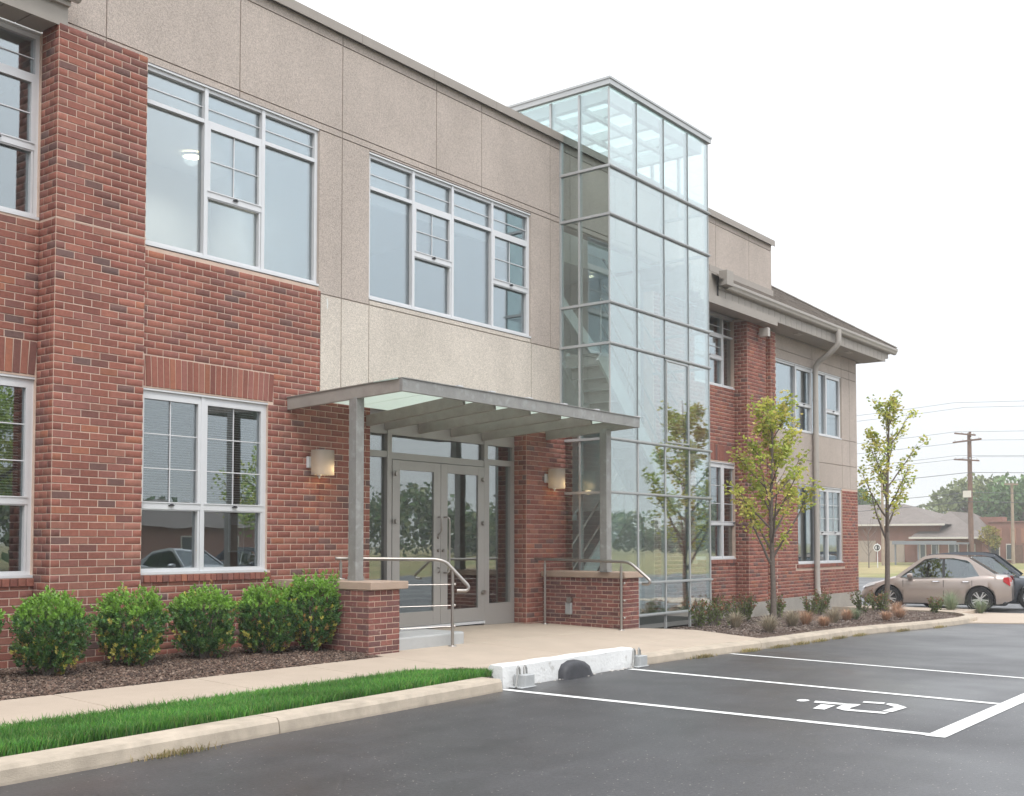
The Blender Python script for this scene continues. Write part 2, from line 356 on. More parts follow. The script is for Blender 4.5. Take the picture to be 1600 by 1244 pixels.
def brick_shape(l, h, p):   # local x along, y outward negative, chamfered face
    c = .004; d = .05
    a, b = l/2, h/2
    vs = [(-a, d, -b), (a, d, -b), (a, d, b), (-a, d, b), (-a, -p+c, -b), (a, -p+c, -b), (a, -p+c, b), (-a, -p+c, b), (-a+c, -p, -b+c), (a-c, -p, -b+c), (a-c, -p, b-c), (-a+c, -p, b-c)]
    fs = [(0, 1, 5, 4), (1, 2, 6, 5), (2, 3, 7, 6), (3, 0, 4, 7), (4, 5, 9, 8), (5, 6, 10, 9), (6, 7, 11, 10), (7, 4, 8, 11), (8, 9, 10, 11)]
    return vs, fs
def brick_world(b):
    u, z, l, h, axis, fixed, ns, p = b
    if axis == 'x': return Vector((u, fixed, z)), (0 if ns < 0 else math.pi)
    return Vector((fixed, u, z)), (-math.pi/2 if ns < 0 else math.pi/2)
def brick_score(b):
    c, rz = brick_world(b); d = c-CAM; zc = d.dot(FW)
    if zc < 1: return 0
    px = 800+1750*d.dot(RT)/zc; py = 773.3-1750*d.dot(UPV)/zc
    if not (-10 < px < 1610 and -10 < py < 1254): return 0
    n = Vector((0, -1, 0)) if b[4] == 'x' else Vector((-1, 0, 0))
    if b[4] == 'x' and b[6] > 0 or b[4] == 'y' and b[6] > 0: n = -n
    return max(0, -(d.normalized()).dot(n))*b[2]*b[3]/zc**2
MESHC = {}
def brick_obj(b, parent, m, name='brick', col=None):
    c, rz = brick_world(b); key = (name, m.name, round(b[2], 3), round(b[3], 3), b[7])
    me = MESHC.get(key)
    if me is None:
        me = bpy.data.meshes.new(name); v, f = brick_shape(b[2], b[3], b[7]); me.from_pydata(v, [], f); me.materials.append(m); MESHC[key] = me
    o = bpy.data.objects.new(name, me); link(o, parent, c+Vector((random.uniform(-.0015, .0015) if b[4] == 'y' else 0, random.uniform(-.0015, .0015) if b[4] == 'x' else 0, random.uniform(-.001, .001))))
    o.rotation_euler = (0, random.uniform(-.004, .004), rz); t = col or tone(); o.color = (*t, 1)
    return o
def brick_mass(list_, name, m, parent, tonef=tone):
    V = []; F = []; T = []; n = 0
    for b in list_:
        c, rz = brick_world(b); v, f = brick_shape(b[2], b[3], b[7]); co, si = math.cos(rz), math.sin(rz); t = tonef()
        for x, y, z in v: V.append((x*co-y*si+c.x, x*si+y*co+c.y, z+c.z)); T.append(t)
        for q in f: F.append([i+n for i in q])
        n += len(v)
    return fastmesh(name, np.array(V), [np.array(F, np.int32)], m, parent, wloc(parent), np.array(T), kind='stuff')

B = thing('office_building', 'two-storey red brick and grey-beige panel office building with silver windows', 'office building', (6, 4, 0))
Z0 = .22
mort = MB()
def newwall(name):
    global mort, BRICKS
    mort = MB(); BRICKS = []; LISTS.append((name, mort, BRICKS))
newwall('brick_wall')
def wall_y(y, x0, x1, z0, z1, holes, th=.22):
    for a, b, c, d in cells(x0, x1, z0, z1, holes): mort.box(a, b, y, y+th, c, d)
WIN = []
# left wall, set back
hl = [(3.62, 6.385, 5.04, 7.11), (4.46, 6.385, 1.165, 3.325)]
wall_y(.33, 1.0, 6.396, Z0, 7.11, hl)
arch_l = (4.3, 6.396, 3.34, 3.715); sill_l = (4.4, 6.39, 1.097, 1.165)
lay('x', .33, -1, 1.0, 6.396, Z0, 7.11, hl+[arch_l, sill_l], phase=1)
# pier
newwall('brick_pier')
mort.box(6.40, 7.50, 0, .56, Z0, 7.115)
lay('x', 0, -1, 6.405, 7.498, Z0, 5.02); lay('x', 0, -1, 6.405, 7.498, 5.033, 7.131)
lay('y', 6.40, -1, 0.004, .328, Z0, 5.02, phase=1, length=.16); lay('y', 6.40, -1, 0.004, .328, 5.033, 7.131, phase=1, length=.16)
# main wall left of the entrance
newwall('brick_wall')
h3 = (7.50, 9.405, 1.17, 3.33); arch_m = (7.50, 9.49, 3.345, 3.711); sill_m = (7.50, 9.46, 1.097, 1.17)
wall_y(.10, 7.503, 10.28, Z0, 4.98, [h3]); wall_y(.10, 10.28, 11.24, Z0, 3.46, [])
lay('x', .10, -1, 7.503, 10.285, Z0, 5.0, [h3, arch_m, sill_m]); lay('x', .10, -1, 10.285, 11.24, Z0, 3.46, phase=0)
# column right of the entrance
newwall('brick_column')
mort.box(14.78, 16.12, 0.002, .6, .12, 3.46)
lay('x', 0, -1, 14.785, 16.115, .14, 3.42); lay('y', 14.78, -1, 0.006, .28, .14, 3.42, phase=1, length=.16); lay('y', 16.12, 1, .006, .1, .14, 3.42, length=.2)
# wing beyond the tower
newwall('brick_wall')
ha = (21.2, 23.56, 4.99, 6.62); hal = (21.2, 23.56, 1.17, 3.32); hb = (26.5, 29.46, 1.0, 3.0)
wall_y(.33, 19.47, 24.7, .2, 6.62, [ha, hal]); wall_y(.33, 24.7, 30.58, .19, 3.0, [hb])
arch_a = (21.0, 23.62, 3.34, 3.692); sill_a = (21.1, 23.62, 1.097, 1.17); sill_b = (26.35, 29.6, .90, 1.0)
lay('x', .33, -1, 19.5, 23.2, .2, 6.62, [ha, hal, arch_a, sill_a]); lay('x', .33, -1, 24.7, 30.58, .19, 3.0, [hb, sill_b])
newwall('brick_pier')
mort.box(23.06, 24.01, .002, .55, .2, 6.60); lay('x', 0, -1, 23.065, 24.005, .2, 6.58); lay('y', 23.06, -1, .006, .328, .2, 6.58, phase=1, length=.16)
newwall('brick_pier')
mort.box(24.60, 24.86, .142, .55, .2, 6.55); lay('x', .14, -1, 24.605, 24.858, .2, 6.54); lay('y', 24.60, -1, .146, .328, .2, 6.54, phase=1, length=.16)
newwall('brick_wall')
mort.box(30.58, 30.60, .332, 9, .19, 6.6)
WALLS = [m_.build(nm, M['mortar'], B) for nm, m_, l_ in LISTS]
MW, MWM = WALLS[0], WALLS[2]
ALLB = sorted([(brick_score(b), i, k) for i, (_, _, l) in enumerate(LISTS) for k, b in enumerate(l)], reverse=True)
for sc_, i, k in ALLB[:300]: brick_obj(LISTS[i][2][k], WALLS[i], M['brick'])
brick_mass([LISTS[i][2][k] for sc_, i, k in ALLB[300:]], 'brickwork', M['bricks'], MWM)
MB().box(6.398, 7.51, -.004, .05, 5.020, 5.033).build('flashing', M['mortar'], WALLS[1])
def upright(u0, u1, z0, z1, y, lean=0, w=.0715, name='arch_brick', parent=MWM):
    n = max(1, int((u1-u0)/(w+.0105))); st = (u1-u0)/n
    for i in range(n):
        u = u0+st*(i+.5)
        o = brick_obj((u, (z0+z1)/2, st-.0105, z1-z0-.008, 'x', y, -1, .008 if name == 'arch_brick' else .03), parent, M['brick'], name)
        if lean: o.rotation_euler.y = lean*((u-(u0+u1)/2)/(u1-u0))
upright(5.6, 6.39, 3.345, 3.712, .33, .16); upright(7.506, 9.49, 3.345, 3.708, .10, .12)
upright(5.5, 6.40, 1.07, 1.16, .33, name='sill_brick'); upright(7.505, 9.46, 1.078, 1.166, .10, name='sill_brick')
upright(21.3, 23.6, 3.345, 3.70, .33, 0, .0715); upright(21.3, 23.6, 1.075, 1.165, .33, name='sill_brick'); upright(26.4, 29.55, .905, .995, .33, name='sill_brick')
# foundation
for q in ((1, 6.38, .315, .55, -.3, .22), (6.38, 7.52, -.015, .5, -.3, .22), (7.523, 11.24, .085, .4, -.3, .22), (19.5, 30.62, .30, .6, -.8, .19), (23.04, 24.03, -.03, .299, -.8, .198), (24.58, 24.88, .11, .299, -.8, .197)):
    MB().box(*q).build('foundation', M['foundation'], B)

# ---- aggregate panels with recessed joints
ST = MB()
def panel_back(x0, x1, z0, z1, holes, y=.118):
    for a, b, c, d in cells(x0, x1, z0, z1, holes): ST.box(a, b, y, y+.2, c, d)
w1 = (7.52, 10.245, 4.99, 7.14); w2 = (11.205, 15.035, 4.98, 7.10)
panel_back(6.50, 24.58, 7.12, 8.60, []); panel_back(10.28, 15.90, 3.46, 7.12, [w1, w2])
panel_back(10.245, 10.28, 4.98, 7.12, [])
ST.box(24.3, 24.58, .32, 9, 7.1, 8.60)
SW = ST.build('panel_wall', M['joint'], B)
J = .008
def panel(x0, x1, z0, z1, m, y=.098):
    o = MB().box(x0+J, x1-J, y, y+.04, z0+J, z1-J).build('wall_panel', m, SW, at=((x0+x1)/2, y, (z0+z1)/2)); return o
vx = [6.50, 7.025, 8.90, 10.67, 12.63, 13.72, 15.60, 15.90, 17.7, 19.47, 21.75, 23.38, 24.59]
for a, b in zip(vx[:-1], vx[1:]):
    panel(a, b, 7.23, 8.44, M['stucco']); panel(a, b, 8.44, 8.59, M['stucco'])
    if b < 24: panel(a, b, 7.135, 7.23, M['stucco'])
panel(10.245, 10.67, 4.90, 7.135, M['stucco']); panel(10.67, 11.205, 4.90, 7.135, M['stucco']); panel(15.035, 15.60, 4.90, 7.135, M['stucco']); panel(15.6, 15.9, 4.90, 7.135, M['stucco'])
panel(11.205, 15.035, 7.10, 7.135, M['stucco'])
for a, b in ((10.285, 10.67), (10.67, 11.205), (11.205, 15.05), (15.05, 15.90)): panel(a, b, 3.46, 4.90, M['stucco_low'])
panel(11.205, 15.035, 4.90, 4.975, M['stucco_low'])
MB().add([(10.40, .0965, 4.72), (10.418, .0965, 4.70), (10.425, .0965, 4.80), (10.41, .0965, 4.86), (10.398, .0965, 4.84)], [(0, 1, 2, 3, 4)]).build('chalk_mark', M['paint'], SW)
# wing panels
SB = MB()
hbu = (25.25, 29.46, 4.33, 6.03)
for a, b, c, d in cells(24.70, 30.58, 3.0, 6.62, [hbu]): SB.box(a, b, .348, .548, c, d)
SWB = SB.build('panel_wall', M['joint'], B)
def panelb(x0, x1, z0, z1): MB().box(x0+J, x1-J, .328, .37, z0+J, z1-J).build('wall_panel', M['stucco'], SWB, at=((x0+x1)/2, .33, (z0+z1)/2))
for a, b in ((24.86, 27.5), (27.5, 29.48), (29.48, 30.05), (30.05, 30.58)):
    panelb(a, b, 3.0, 3.63); panelb(a, b, 6.03, 6.26); panelb(a, b, 6.26, 6.62)
    if a > 29.4: panelb(a, b, 3.63, 4.33); panelb(a, b, 4.33, 6.03)
    else: panelb(a, b, 3.63, 4.33)
panelb(24.86, 25.25, 4.33, 6.03)
# roof deck, rear and hidden sides, so that the rooms are closed
rd = MB(); rd.box(6.5, 15.95, .33, 13, 8.15, 8.25); rd.box(19.46, 24.57, .33, 13, 8.15, 8.25); rd.box(15.95, 19.46, 1.36, 13, 8.15, 8.25); rd.box(1, 6.5, .62, 13, 7.3, 7.4); rd.box(24.57, 30.5, .6, 13, 6.9, 7.0)
rd.build('roof_deck', M['joint'], B)
# coping in lengths
cx = 6.42
while cx < 24.62:
    e = min(cx+1.52, 24.66); MB().box(cx+.003, e-.003, .03, .40, 8.60, 8.70).box(cx+.003, e-.003, .028, .045, 8.565, 8.60).build('coping', M['coping'], B, at=((cx+e)/2, .2, 8.65)); cx = e
MB().box(24.60, 24.66, .405, 9, 8.565, 8.70).build('coping', M['coping'], B, at=(24.63, 4, 8.6))

# ---- windows
def window(x0, x1, z0, z1, y, muls, transom=None, sashes=None, munt=None, gl='glass', parent=B, fw=.05, top_mid=None, low=None):
    """muls: x of mullions; sashes: {bay: z of meeting rail}; munt: list of (bay, zlo, zhi, nx, nz)"""
    yf = y+.035
    fr = MB(); fr.box(x0, x0+fw, yf, yf+.1, z0, z1); fr.box(x1-fw, x1, yf, yf+.1, z0, z1); fr.box(x0+fw, x1-fw, yf, yf+.1, z0, z0+fw+.02); fr.box(x0+fw, x1-fw, yf, yf+.1, z1-fw-.02, z1)
    fr.box(x0, x1, yf-.03, yf-.002, z1-.025, z1-.002).box(x0, x1, yf-.045, yf-.002, z0, z0+.03)
    w = fr.build('window', M['alu'], parent, at=((x0+x1)/2, yf, z0)); edges = [x0+fw]+list(muls)+[x1-fw]
    for m in muls: MB().box(m-.026, m+.026, yf-.012, yf+.1, z0+.03, z1-.026).build('mullion', M['alu'], w)
    for i in range(len(edges)-1):
        a = edges[i]+(0.026 if i else 0); b = edges[i+1]-(.026 if i < len(edges)-2 else 0); zb = z0+fw+.02; zt = z1-fw-.02
        if transom:
            MB().box(a, b, yf-.004, yf+.09, transom-.024, transom+.024).build('transom', M['alu'], w)
            MB().box(a, b, yf+.05, yf+.058, transom+.024, zt).build('pane', M[gl], w); top = transom-.024
            if munt is not None and munt.get('t') is not None: MB().box(a, b, yf+.038, yf+.049, (transom+zt)/2+munt['t']-.006, (transom+zt)/2+munt['t']+.006).build('muntin', M['alu'], w)
        else: top = zt
        if sashes and i in sashes:
            zm = sashes[i]; s = MB()    # opening sash with its own heavier frame
            s.box(a, a+.042, yf-.008, yf+.06, zm, top); s.box(b-.042, b, yf-.008, yf+.06, zm, top); s.box(a+.042, b-.042, yf-.008, yf+.06, top-.05, top); s.box(a+.042, b-.042, yf-.010, yf+.06, zm, zm+.075)
            s.box(a, b, yf-.02, yf-.0105, zm+.072, zm+.085)
            so = s.build('sash', M['alu'], w)
            MB().box(a+.042, b-.042, yf+.03, yf+.038, zm+.075, top-.05).build('pane', M[gl], w)
            MB().box(a+.004, a+.024, yf+.01, yf+.06, zb, zm).box(b-.03, b-.004, yf+.0, yf+.06, zb, zm).box(a+.024, b-.03, yf+.002, yf+.03, zm-.014, zm-.001).build('lower_frame', M['alu'], w)
            MB().box(a+.024, b-.03, yf+.05, yf+.058, zb, zm-.014).build('pane', M[gl], w)
            c = (a+b)/2; MB().box(c-.035, c+.035, yf-.035, yf-.012, zm+.04, zm+.052).box(c-.012, c+.012, yf-.05, yf-.012, zm+.052, zm+.064).build('latch', M['gasket'], w)
            if munt and munt.get('v', 1):
                q = MB(); q.box(c-.006, c+.006, yf+.018, yf+.0295, zm+.075, top-.05)
                for k in range(1, munt.get('nz', 2)):
                    zz = zm+.075+(top-.05-zm-.075)*k/munt.get('nz', 2); q.box(a+.042, b-.042, yf+.017, yf+.0285, zz-.006, zz+.006)
                q.build('muntin', M['alu'], w)
        else:
            if not (low and i in low): MB().box(a, b, yf+.05, yf+.058, zb, top).build('pane', M[gl], w)
    return w
WU = dict(t=.0, nz=2)
window(7.51, 10.245, 4.99, 7.14, .10, [8.42, 9.31], 6.70, {1: 5.77}, WU, 'glass_hi')
window(11.205, 15.035, 4.98, 7.10, .10, [12.15, 13.045, 14.03], 6.60, {1: 5.80, 3: 5.74}, WU, 'glass_mid')
window(3.62, 6.39, 5.04, 7.11, .33, [4.55, 5.48], 6.62, {2: 5.80}, WU, 'glass_hi')
window(7.51, 9.405, 1.17, 3.33, .10, [8.42], None, {0: 1.93, 1: 1.93}, dict(nz=3))
window(4.46, 6.39, 1.165, 3.325, .33, [5.42], None, {0: 1.95, 1: 1.95}, dict(nz=3))
window(21.2, 23.56, 4.99, 6.62, .33, [22.56], 6.16, {0: 5.60}, WU, 'glass_hi'); window(21.2, 23.56, 1.17, 3.32, .33, [22.5], None, {0: 1.93, 1: 1.93}, dict(nz=3))
window(25.25, 29.46, 4.33, 6.03, .33, [26.50, 27.50, 28.46], None, {1: 5.0, 3: 5.0}, dict(nz=2, v=0), 'glass_hi')
window(26.5, 29.46, 1.0, 3.0, .33, [27.65, 28.5], None, {1: 1.75, 2: 1.75}, dict(nz=3))
# ---- rooms behind the glass
def room(x0, x1, y0, y1, z0, z1, wm=M['int_wall']):
    MB().box(x0, x1, y0, y1, z0-.1, z0).build('room_floor', M['carpet'], B); MB().box(x0, x1, y0, y1, z1, z1+.1).build('room_ceiling', M['white_int'], B)
    MB().box(x0, x1, y1, y1+.1, z0, z1).box(x0-.1, x0, y0, y1, z0, z1).box(x1, x1+.1, y0, y1, z0, z1).build('room_wall', wm, B)
room(3.2, 7.1, .62, 6, 4.25, 7.22); room(7.3, 10.9, .42, 3.3, 4.25, 7.22, M['white_int']); room(11.1, 15.6, .42, 6, 4.25, 7.2)
room(4.2, 7.1, .62, 5, .3, 3.5, M['int_dark']); room(7.3, 10.3, .42, 5, .3, 3.5, M['int_dark']); room(10.55, 15.7, .6, 7, .26, 3.3)
room(20.8, 24.2, .62, 4, 4.25, 7.0); room(20.8, 24.2, .62, 4, .3, 3.5, M['int_dark']); room(24.9, 30.2, .62, 4, 3.9, 6.7); room(24.9, 30.2, .62, 4, .1, 3.2)
for x, y, z, e in ((9.92, 2.45, 7.2, 60), (8.5, 2.2, 7.2, 70), (12.3, 1.9, 7.18, 8), (13.3, 3.6, 7.18, 12)):  # a second downlight is added in each room to brighten its walls
    d = MB().lathe([(.12, 0), (.12, -.03), (0, -.031)], (x, y, z), 16).build('downlight', M['downlight'], B, at=(x, y, z)); MB().lathe([(.16, .0), (.16, -.035), (.122, -.035), (.122, 0)], (x, y, z), 16).build('trim_ring', M['white_int'], d)
    dl = bpy.data.lights.new('downlight_fill', 'SPOT'); dl.spot_size = R(150); dl.spot_blend = 1; dl.energy = e; dl.color = (1, .93, .82); dl.shadow_soft_size = .1; link(bpy.data.objects.new('downlight_fill', dl), d, (x, y, z-.06))  # added spot fill, strongest in the white room to pale its window
# roller blinds and valances
for a, b, z0, z1, y in ((11.27, 12.11, 6.43, 7.04, .215), (12.19, 13.0, 6.43, 7.04, .215), (13.09, 13.99, 6.43, 7.04, .215), (14.07, 14.5, 6.43, 7.04, .215), (25.3, 26.45, 4.4, 5.98, .55), (26.55, 27.1, 4.4, 5.98, .55), (27.55, 28.4, 4.4, 5.98, .55), (28.5, 29.2, 4.4, 5.98, .55), (21.25, 22.5, 5.05, 6.1, .55), (22.6, 23.3, 5.05, 6.1, .55)):
    MB().box(a, b, y, y+.012, z0, z1).box(a, b, y-.012, y+.024, z0-.02, z0).build('roller_blind', M['blind'], B)
for a, b, z0, z1, y in ((7.58, 8.38, 2.0, 3.24, .30), (8.46, 9.34, 2.0, 3.24, .30), (5.45, 6.32, 2.0, 3.24, .53)):
    s = MB(); z = z0
    while z < z1: s.add([(a, y, z), (b, y, z), (b, y+.022, z+.012), (a, y+.022, z+.012)], [(0, 1, 2, 3)]); z += .03
    s.build('venetian_blind', M['blind'], B, kind='stuff')
# parking pay-box notice standing behind the low window glass
MB().box(8.95, 9.17, .26, .30, 1.42, 1.90).build('notice_holder', M['alu'], B)
MB().box(8.965, 9.155, .254, .2595, 1.44, 1.76).build('notice_sheet', M['steel_b'], B)

# ---- entrance screen: frame, double door, sidelights
YD = .25
E_ = MB()
def bx(x0, x1, z0, z1, d=.0, t=.12): E_.box(x0, x1, YD-d, YD+t, z0, z1)
bx(11.24, 11.31, .26, 3.20); bx(11.74, 11.83, .26, 3.20, .012); bx(13.97, 14.06, .2, 3.20, .012); bx(14.73, 14.79, .2, 3.20)
bx(11.31, 11.74, 3.12, 3.20); bx(11.83, 13.97, 3.12, 3.20); bx(14.06, 14.73, 3.12, 3.20)
bx(11.31, 11.74, 2.78, 2.87); bx(11.83, 13.97, 2.76, 2.86); bx(14.06, 14.73, 2.80, 2.89); bx(14.06, 14.73, .22, .56); bx(11.31, 11.74, .2, .5); bx(14.06, 14.11, .56, 2.8, 0); bx(14.67, 14.73, .56, 2.8)
E_.box(11.24, 14.79, YD+.001, YD+.1, 3.20, 3.47)
ES = E_.build('entrance_frame', M['taupe'], B, at=(13, YD, .26))
for a, b, c, d in ((11.31, 11.74, .5, 2.78), (11.31, 11.74, 2.87, 3.12), (11.83, 13.97, 2.86, 3.12), (14.06, 14.73, 2.89, 3.12), (14.11, 14.67, .56, 2.80)):
    MB().box(a, b, YD+.05, YD+.058, c, d).build('pane', M['glass_door'], ES)
def leaf(x0, x1, hinge):
    s = MB(); st = .155
    s.box(x0, x0+st, YD-.02, YD+.03, .30, 2.75); s.box(x1-st, x1, YD-.02, YD+.03, .30, 2.75); s.box(x0+st, x1-st, YD-.02, YD+.03, 2.61, 2.75); s.box(x0+st, x1-st, YD-.02, YD+.03, .30, .51)
    d = s.build('door', M['taupe'], B, at=(hinge, YD, .3), bevel=.003)
    MB().box(x0+st, x1-st, YD, YD+.008, .51, 2.61).build('pane', M['glass_door'], d)
    hx = x1-.06 if hinge < (x0+x1)/2 else x0+.07
    if hinge > (x0+x1)/2:
        h = MB().tube([(hx+.0, YD-.02, 1.93), (hx+.01, YD-.085, 1.93), (hx+.03, YD-.10, 1.91), (hx+.04, YD-.10, 1.86), (hx+.04, YD-.10, 1.15), (hx+.03, YD-.10, 1.10), (hx+.01, YD-.085, 1.08), (hx, YD-.02, 1.08)], .0155, 10)
        MB().lathe([(0, -.03), (.02, -.03), (.024, 0)], (hx-.03, YD-.02, 1.42), 12, 'y').build('door_lock', M['inox'], d, smooth=True)
    else:
        h = MB().tube([(hx, YD-.02, 1.93), (hx+.005, YD-.07, 1.93), (hx+.015, YD-.08, 1.90), (hx+.015, YD-.08, 1.72), (hx+.01, YD-.05, 1.68), (hx, YD-.02, 1.66)], .014, 10)
        for z in (1.62, 1.42): MB().lathe([(0, -.035), (.022, -.035), (.026, 0)], (hx, YD-.02, z), 12, 'y').build('door_lock', M['inox'], d, smooth=True)
        MB().tube([(hx, YD-.02, 1.16), (hx+.01, YD-.06, 1.15), (hx+.005, YD-.06, 1.10), (hx, YD-.02, 1.08)], .012, 8).build('door_handle', M['inox'], d, smooth=True)
    h.build('door_handle', M['inox'], d, smooth=True)
    for z in (.75, 1.85, 2.55):
        k = MB(); s_ = -1 if hinge < (x0+x1)/2 else 1
        k.lathe([(0, -.045), (.03, -.045), (.036, -.02), (.036, 0)], (hinge-s_*.05, YD-.02, z), 12, 'y'); k.box(hinge-.012, hinge+.012, YD-.045, YD-.02, z-.03, z+.03)
        k.build('hinge', M['inox'], d, smooth=True)
leaf(11.84, 12.90, 11.84); leaf(12.908, 13.96, 13.96)
MB().box(12.0, 13.96, YD-.04, YD+.1, .255, .295).build('threshold', M['alu'], ES)

# ---- left eave
ev = MB(); ev.box(1, 6.50, .002, .02, 7.12, 7.34).build('fascia', M['eave'], B)
MB().box(1, 6.50, -.05, .001, 7.34, 7.40).build('fascia_board', M['eave'], B)
x = 6.38
while x > 1: MB().box(x-.288, x-.006, .02, .33, 7.118, 7.135).build('soffit_board', M['eave'], B, at=(x-.15, .2, 7.12)); x -= .295
MB().box(1, 6.40, .02, .35, 7.136, 7.16).build('soffit_backing', M['gasket'], B)
def gutter(x0, x1, y, z, name='gutter'):
    pr = [(0, .15), (0, .0), (-.05, -.005), (-.085, .02), (-.10, .06), (-.125, .10), (-.13, .15), (-.115, .155), (-.11, .11), (-.085, .07), (-.07, .035), (-.05, .015), (-.012, .02), (-.012, .15)]
    mb = MB(); n = len(pr); mb.add([(x0, y+a, z+b) for a, b in pr]+[(x1, y+a, z+b) for a, b in pr], [(i, (i+1) % n, (i+1) % n+n, i+n) for i in range(n)]+[tuple(range(n)), tuple(range(2*n-1, n-1, -1))])
    return mb.build(name, M['gutter'], B)
gutter(1, 6.58, -.05, 7.40)
# ---- right eave, soffit, gutter and hipped roof
MB().box(21.15, 31.15, -.25, .335, 6.625, 6.65).build('soffit', M['eave'], B)
x = 21.17
while x < 31.1:
    MB().box(x+.006, x+.30, -.27, -.25, 6.63, 6.87).build('soffit_board', M['eave'], B, at=(x+.15, -.26, 6.75)); x += .306
MB().box(21.15, 31.2, -.2495, -.2, 6.651, 6.95).build('soffit_backing', M['gasket'], B)
MB().box(21.15, 31.55, -.30, -.275, 6.87, 7.03).build('fascia', M['eave'], B)
MB().box(31.16, 31.50, -.27, .6, 6.75, 6.95).box(31.12, 31.15, -.2, 3, 6.63, 6.9).build('fascia_return', M['eave'], B)
MB().box(20.3, 24.0, -.31, -.262, 6.52, 6.70).box(20.3, 24.0, -.26, .0, 6.52, 6.54).build('light_cove', M['eave'], B)
MB().box(20.0, 21.14, -.24, .33, 6.66, 7.2).build('eave_return', M['eave'], B)
gutter(21.35, 31.85, -.302, 6.89)
MB().box(21.10, 21.40, -.50, -.305, 6.93, 7.25).build('gutter_end_box', M['eave'], B, bevel=.01)
# shingle roof in overlapping courses up to the hip
V = []; F = []; nF = 0; sl = .64; EY, EZ, EX = -.42, 7.045, 31.88; step = .145
rs = MB(); k = 0
while k*step < 5.2:
    t0, t1 = k*step, (k+1)*step+.03; za, zb = EZ+sl*t0+.016, EZ+sl*t1; xr0, xr1 = EX-t0, EX-t1
    x0 = 20.9 if t0 < .55 else 24.62; x = x0
    while x < xr0-.02:
        xe = min(x+random.uniform(.25, .42), xr0); j = random.uniform(-.006, .008)
        rs.add([(x, EY+t0-j, za), (xe, EY+t0-j, za), (min(xe, max(xr1, x)), EY+t1, zb), (x, EY+t1, zb), (x, EY+t0-j, za-.02), (xe, EY+t0-j, za-.02)], [(0, 1, 2, 3), (4, 5, 1, 0)]); x = xe
    k += 1
rs.build('roof_shingles', M['shingle'], B, kind='stuff')
hp = MB()
for k in range(17):
    t = k*.3; hp.add([(EX-t-.12, EY+t, EZ+sl*t+.03), (EX-t, EY+t, EZ+sl*t+.06), (EX-t+.02, EY+t+.14, EZ+sl*t+.02), (EX-t-.45, EY+t+.33, EZ+sl*(t+.33)+.03), (EX-t-.33, EY+t+.33, EZ+sl*(t+.33)+.055), (EX-t-.3, EY+t+.47, EZ+sl*(t+.33)+.02)], [(0, 1, 4, 3), (1, 2, 5, 4), (0, 2, 1)])
hp.build('hip_cap', M['shingle'], B, kind='stuff')
MB().add([(EX, EY, EZ), (EX, 12, EZ), (EX-5.2, 12, EZ+sl*5.2), (EX-5.2, EY+5.2, EZ+sl*5.2)], [(0, 1, 2, 3)]).build('roof_slope', M['shingle'], B)
MB().box(21.4, 24.6, .06, .095, 7.36, 7.50).build('flashing', M['coping'], B)
# recessed soffit lamps, camera box on the pier
for x in (25.6, 28.9): MB().box(x, x+.32, -.12, .02, 6.612, 6.624).build('soffit_light', M['gutter'], B)
dn = MB().box(23.60, 23.64, -.10, .0, 6.30, 6.34).box(23.50, 23.62, -.30, -.08, 6.22, 6.42)
dn.build('security_lamp', M['gutter'], B, bevel=.008)
# downspout
MB().tube([(27.46, -.40, 6.95), (27.46, -.40, 6.66), (27.46, -.37, 6.56), (27.47, -.2, 6.40), (27.47, .12, 6.20), (27.48, .22, 6.08), (27.48, .235, 5.9), (27.46, .235, .42), (27.46, .22, .28), (27.46, .1, .12), (27.46, .03, .05)], .072, 12).build('downspout', M['gutter'], B, smooth=True)
for z in (1.5, 3.4, 5.2): MB().lathe([(.078, -.02), (.078, .02), (.073, .02), (.073, -.02)], (27.47, .235, z), 12).build('downspout_strap', M['gutter'], B)
# ================================================================== glass stair tower
T = thing('glass_stair_tower', 'glass stair tower in silver framing that rises above the roof edge', 'stair tower', (17.7, -.4, .1))
TX0, TX1, TY = 15.90, 19.45, -.92
TZ = [.10, .27, .835, 2.39, 3.30, 4.92, 5.62, 7.13, 7.96, 9.34]
mx_ = [TX0, 16.79, 17.74, 18.64, TX1]; ly = [TY, -.31, .10]
lyt = [TY, -.31, .30, .98, 1.28]
for i in range(1, len(TZ)-1):
    z = TZ[i]
    MB().box(TX0-.03, TX1+.03, TY-.035, TY+.05, z-.022, z+.022).box(TX0-.034, TX1+.034, TY-.048, TY-.036, z-.008, z+.008).build('transom', M['alu_grey'], T)
    yb = 1.28 if z > 8.6 else .095
    if z > .9: MB().box(TX0-.035, TX0+.05, TY+.052, yb, z-.022, z+.022).build('transom', M['alu_grey'], T)
    MB().box(TX1-.05, TX1+.035, TY+.052, .3, z-.022, z+.022).build('transom', M['alu_grey'], T)
for i, x in enumerate(mx_):
    w = .012 if i == 0 else .022
    for a, b in zip(TZ[1:-1], TZ[2:]):
        lo = b < 3.4; ww = w if lo or i == 0 else .009
        MB().box(x-ww, x+ww, TY-.012, TY+(.012 if i == 0 else .07), a+.023, b-.023).build('mullion', M['alu_grey'] if lo or i in (0, 4) else M['silicone'], T)
for x in mx_[1:]: MB().box(x-.02, x+.02, TY-.01, TY+.03, -.05, .247).build('mullion_foot', M['alu_grey'], T)
for y in lyt[1:]:
    for a, b in zip(TZ[1:-1], TZ[2:]):
        if y > .1 and b < 9: continue
        if y > .05 and b < 8.6: continue
        MB().box(TX0-.012, TX0+.07, y-.02, y+.02, a+.023, b-.023).build('mullion', M['alu_grey'], T)
    MB().box(TX1-.07, TX1+.012, y-.02, y+.02, 7.983, 9.317).build('mullion', M['alu_grey'], T)
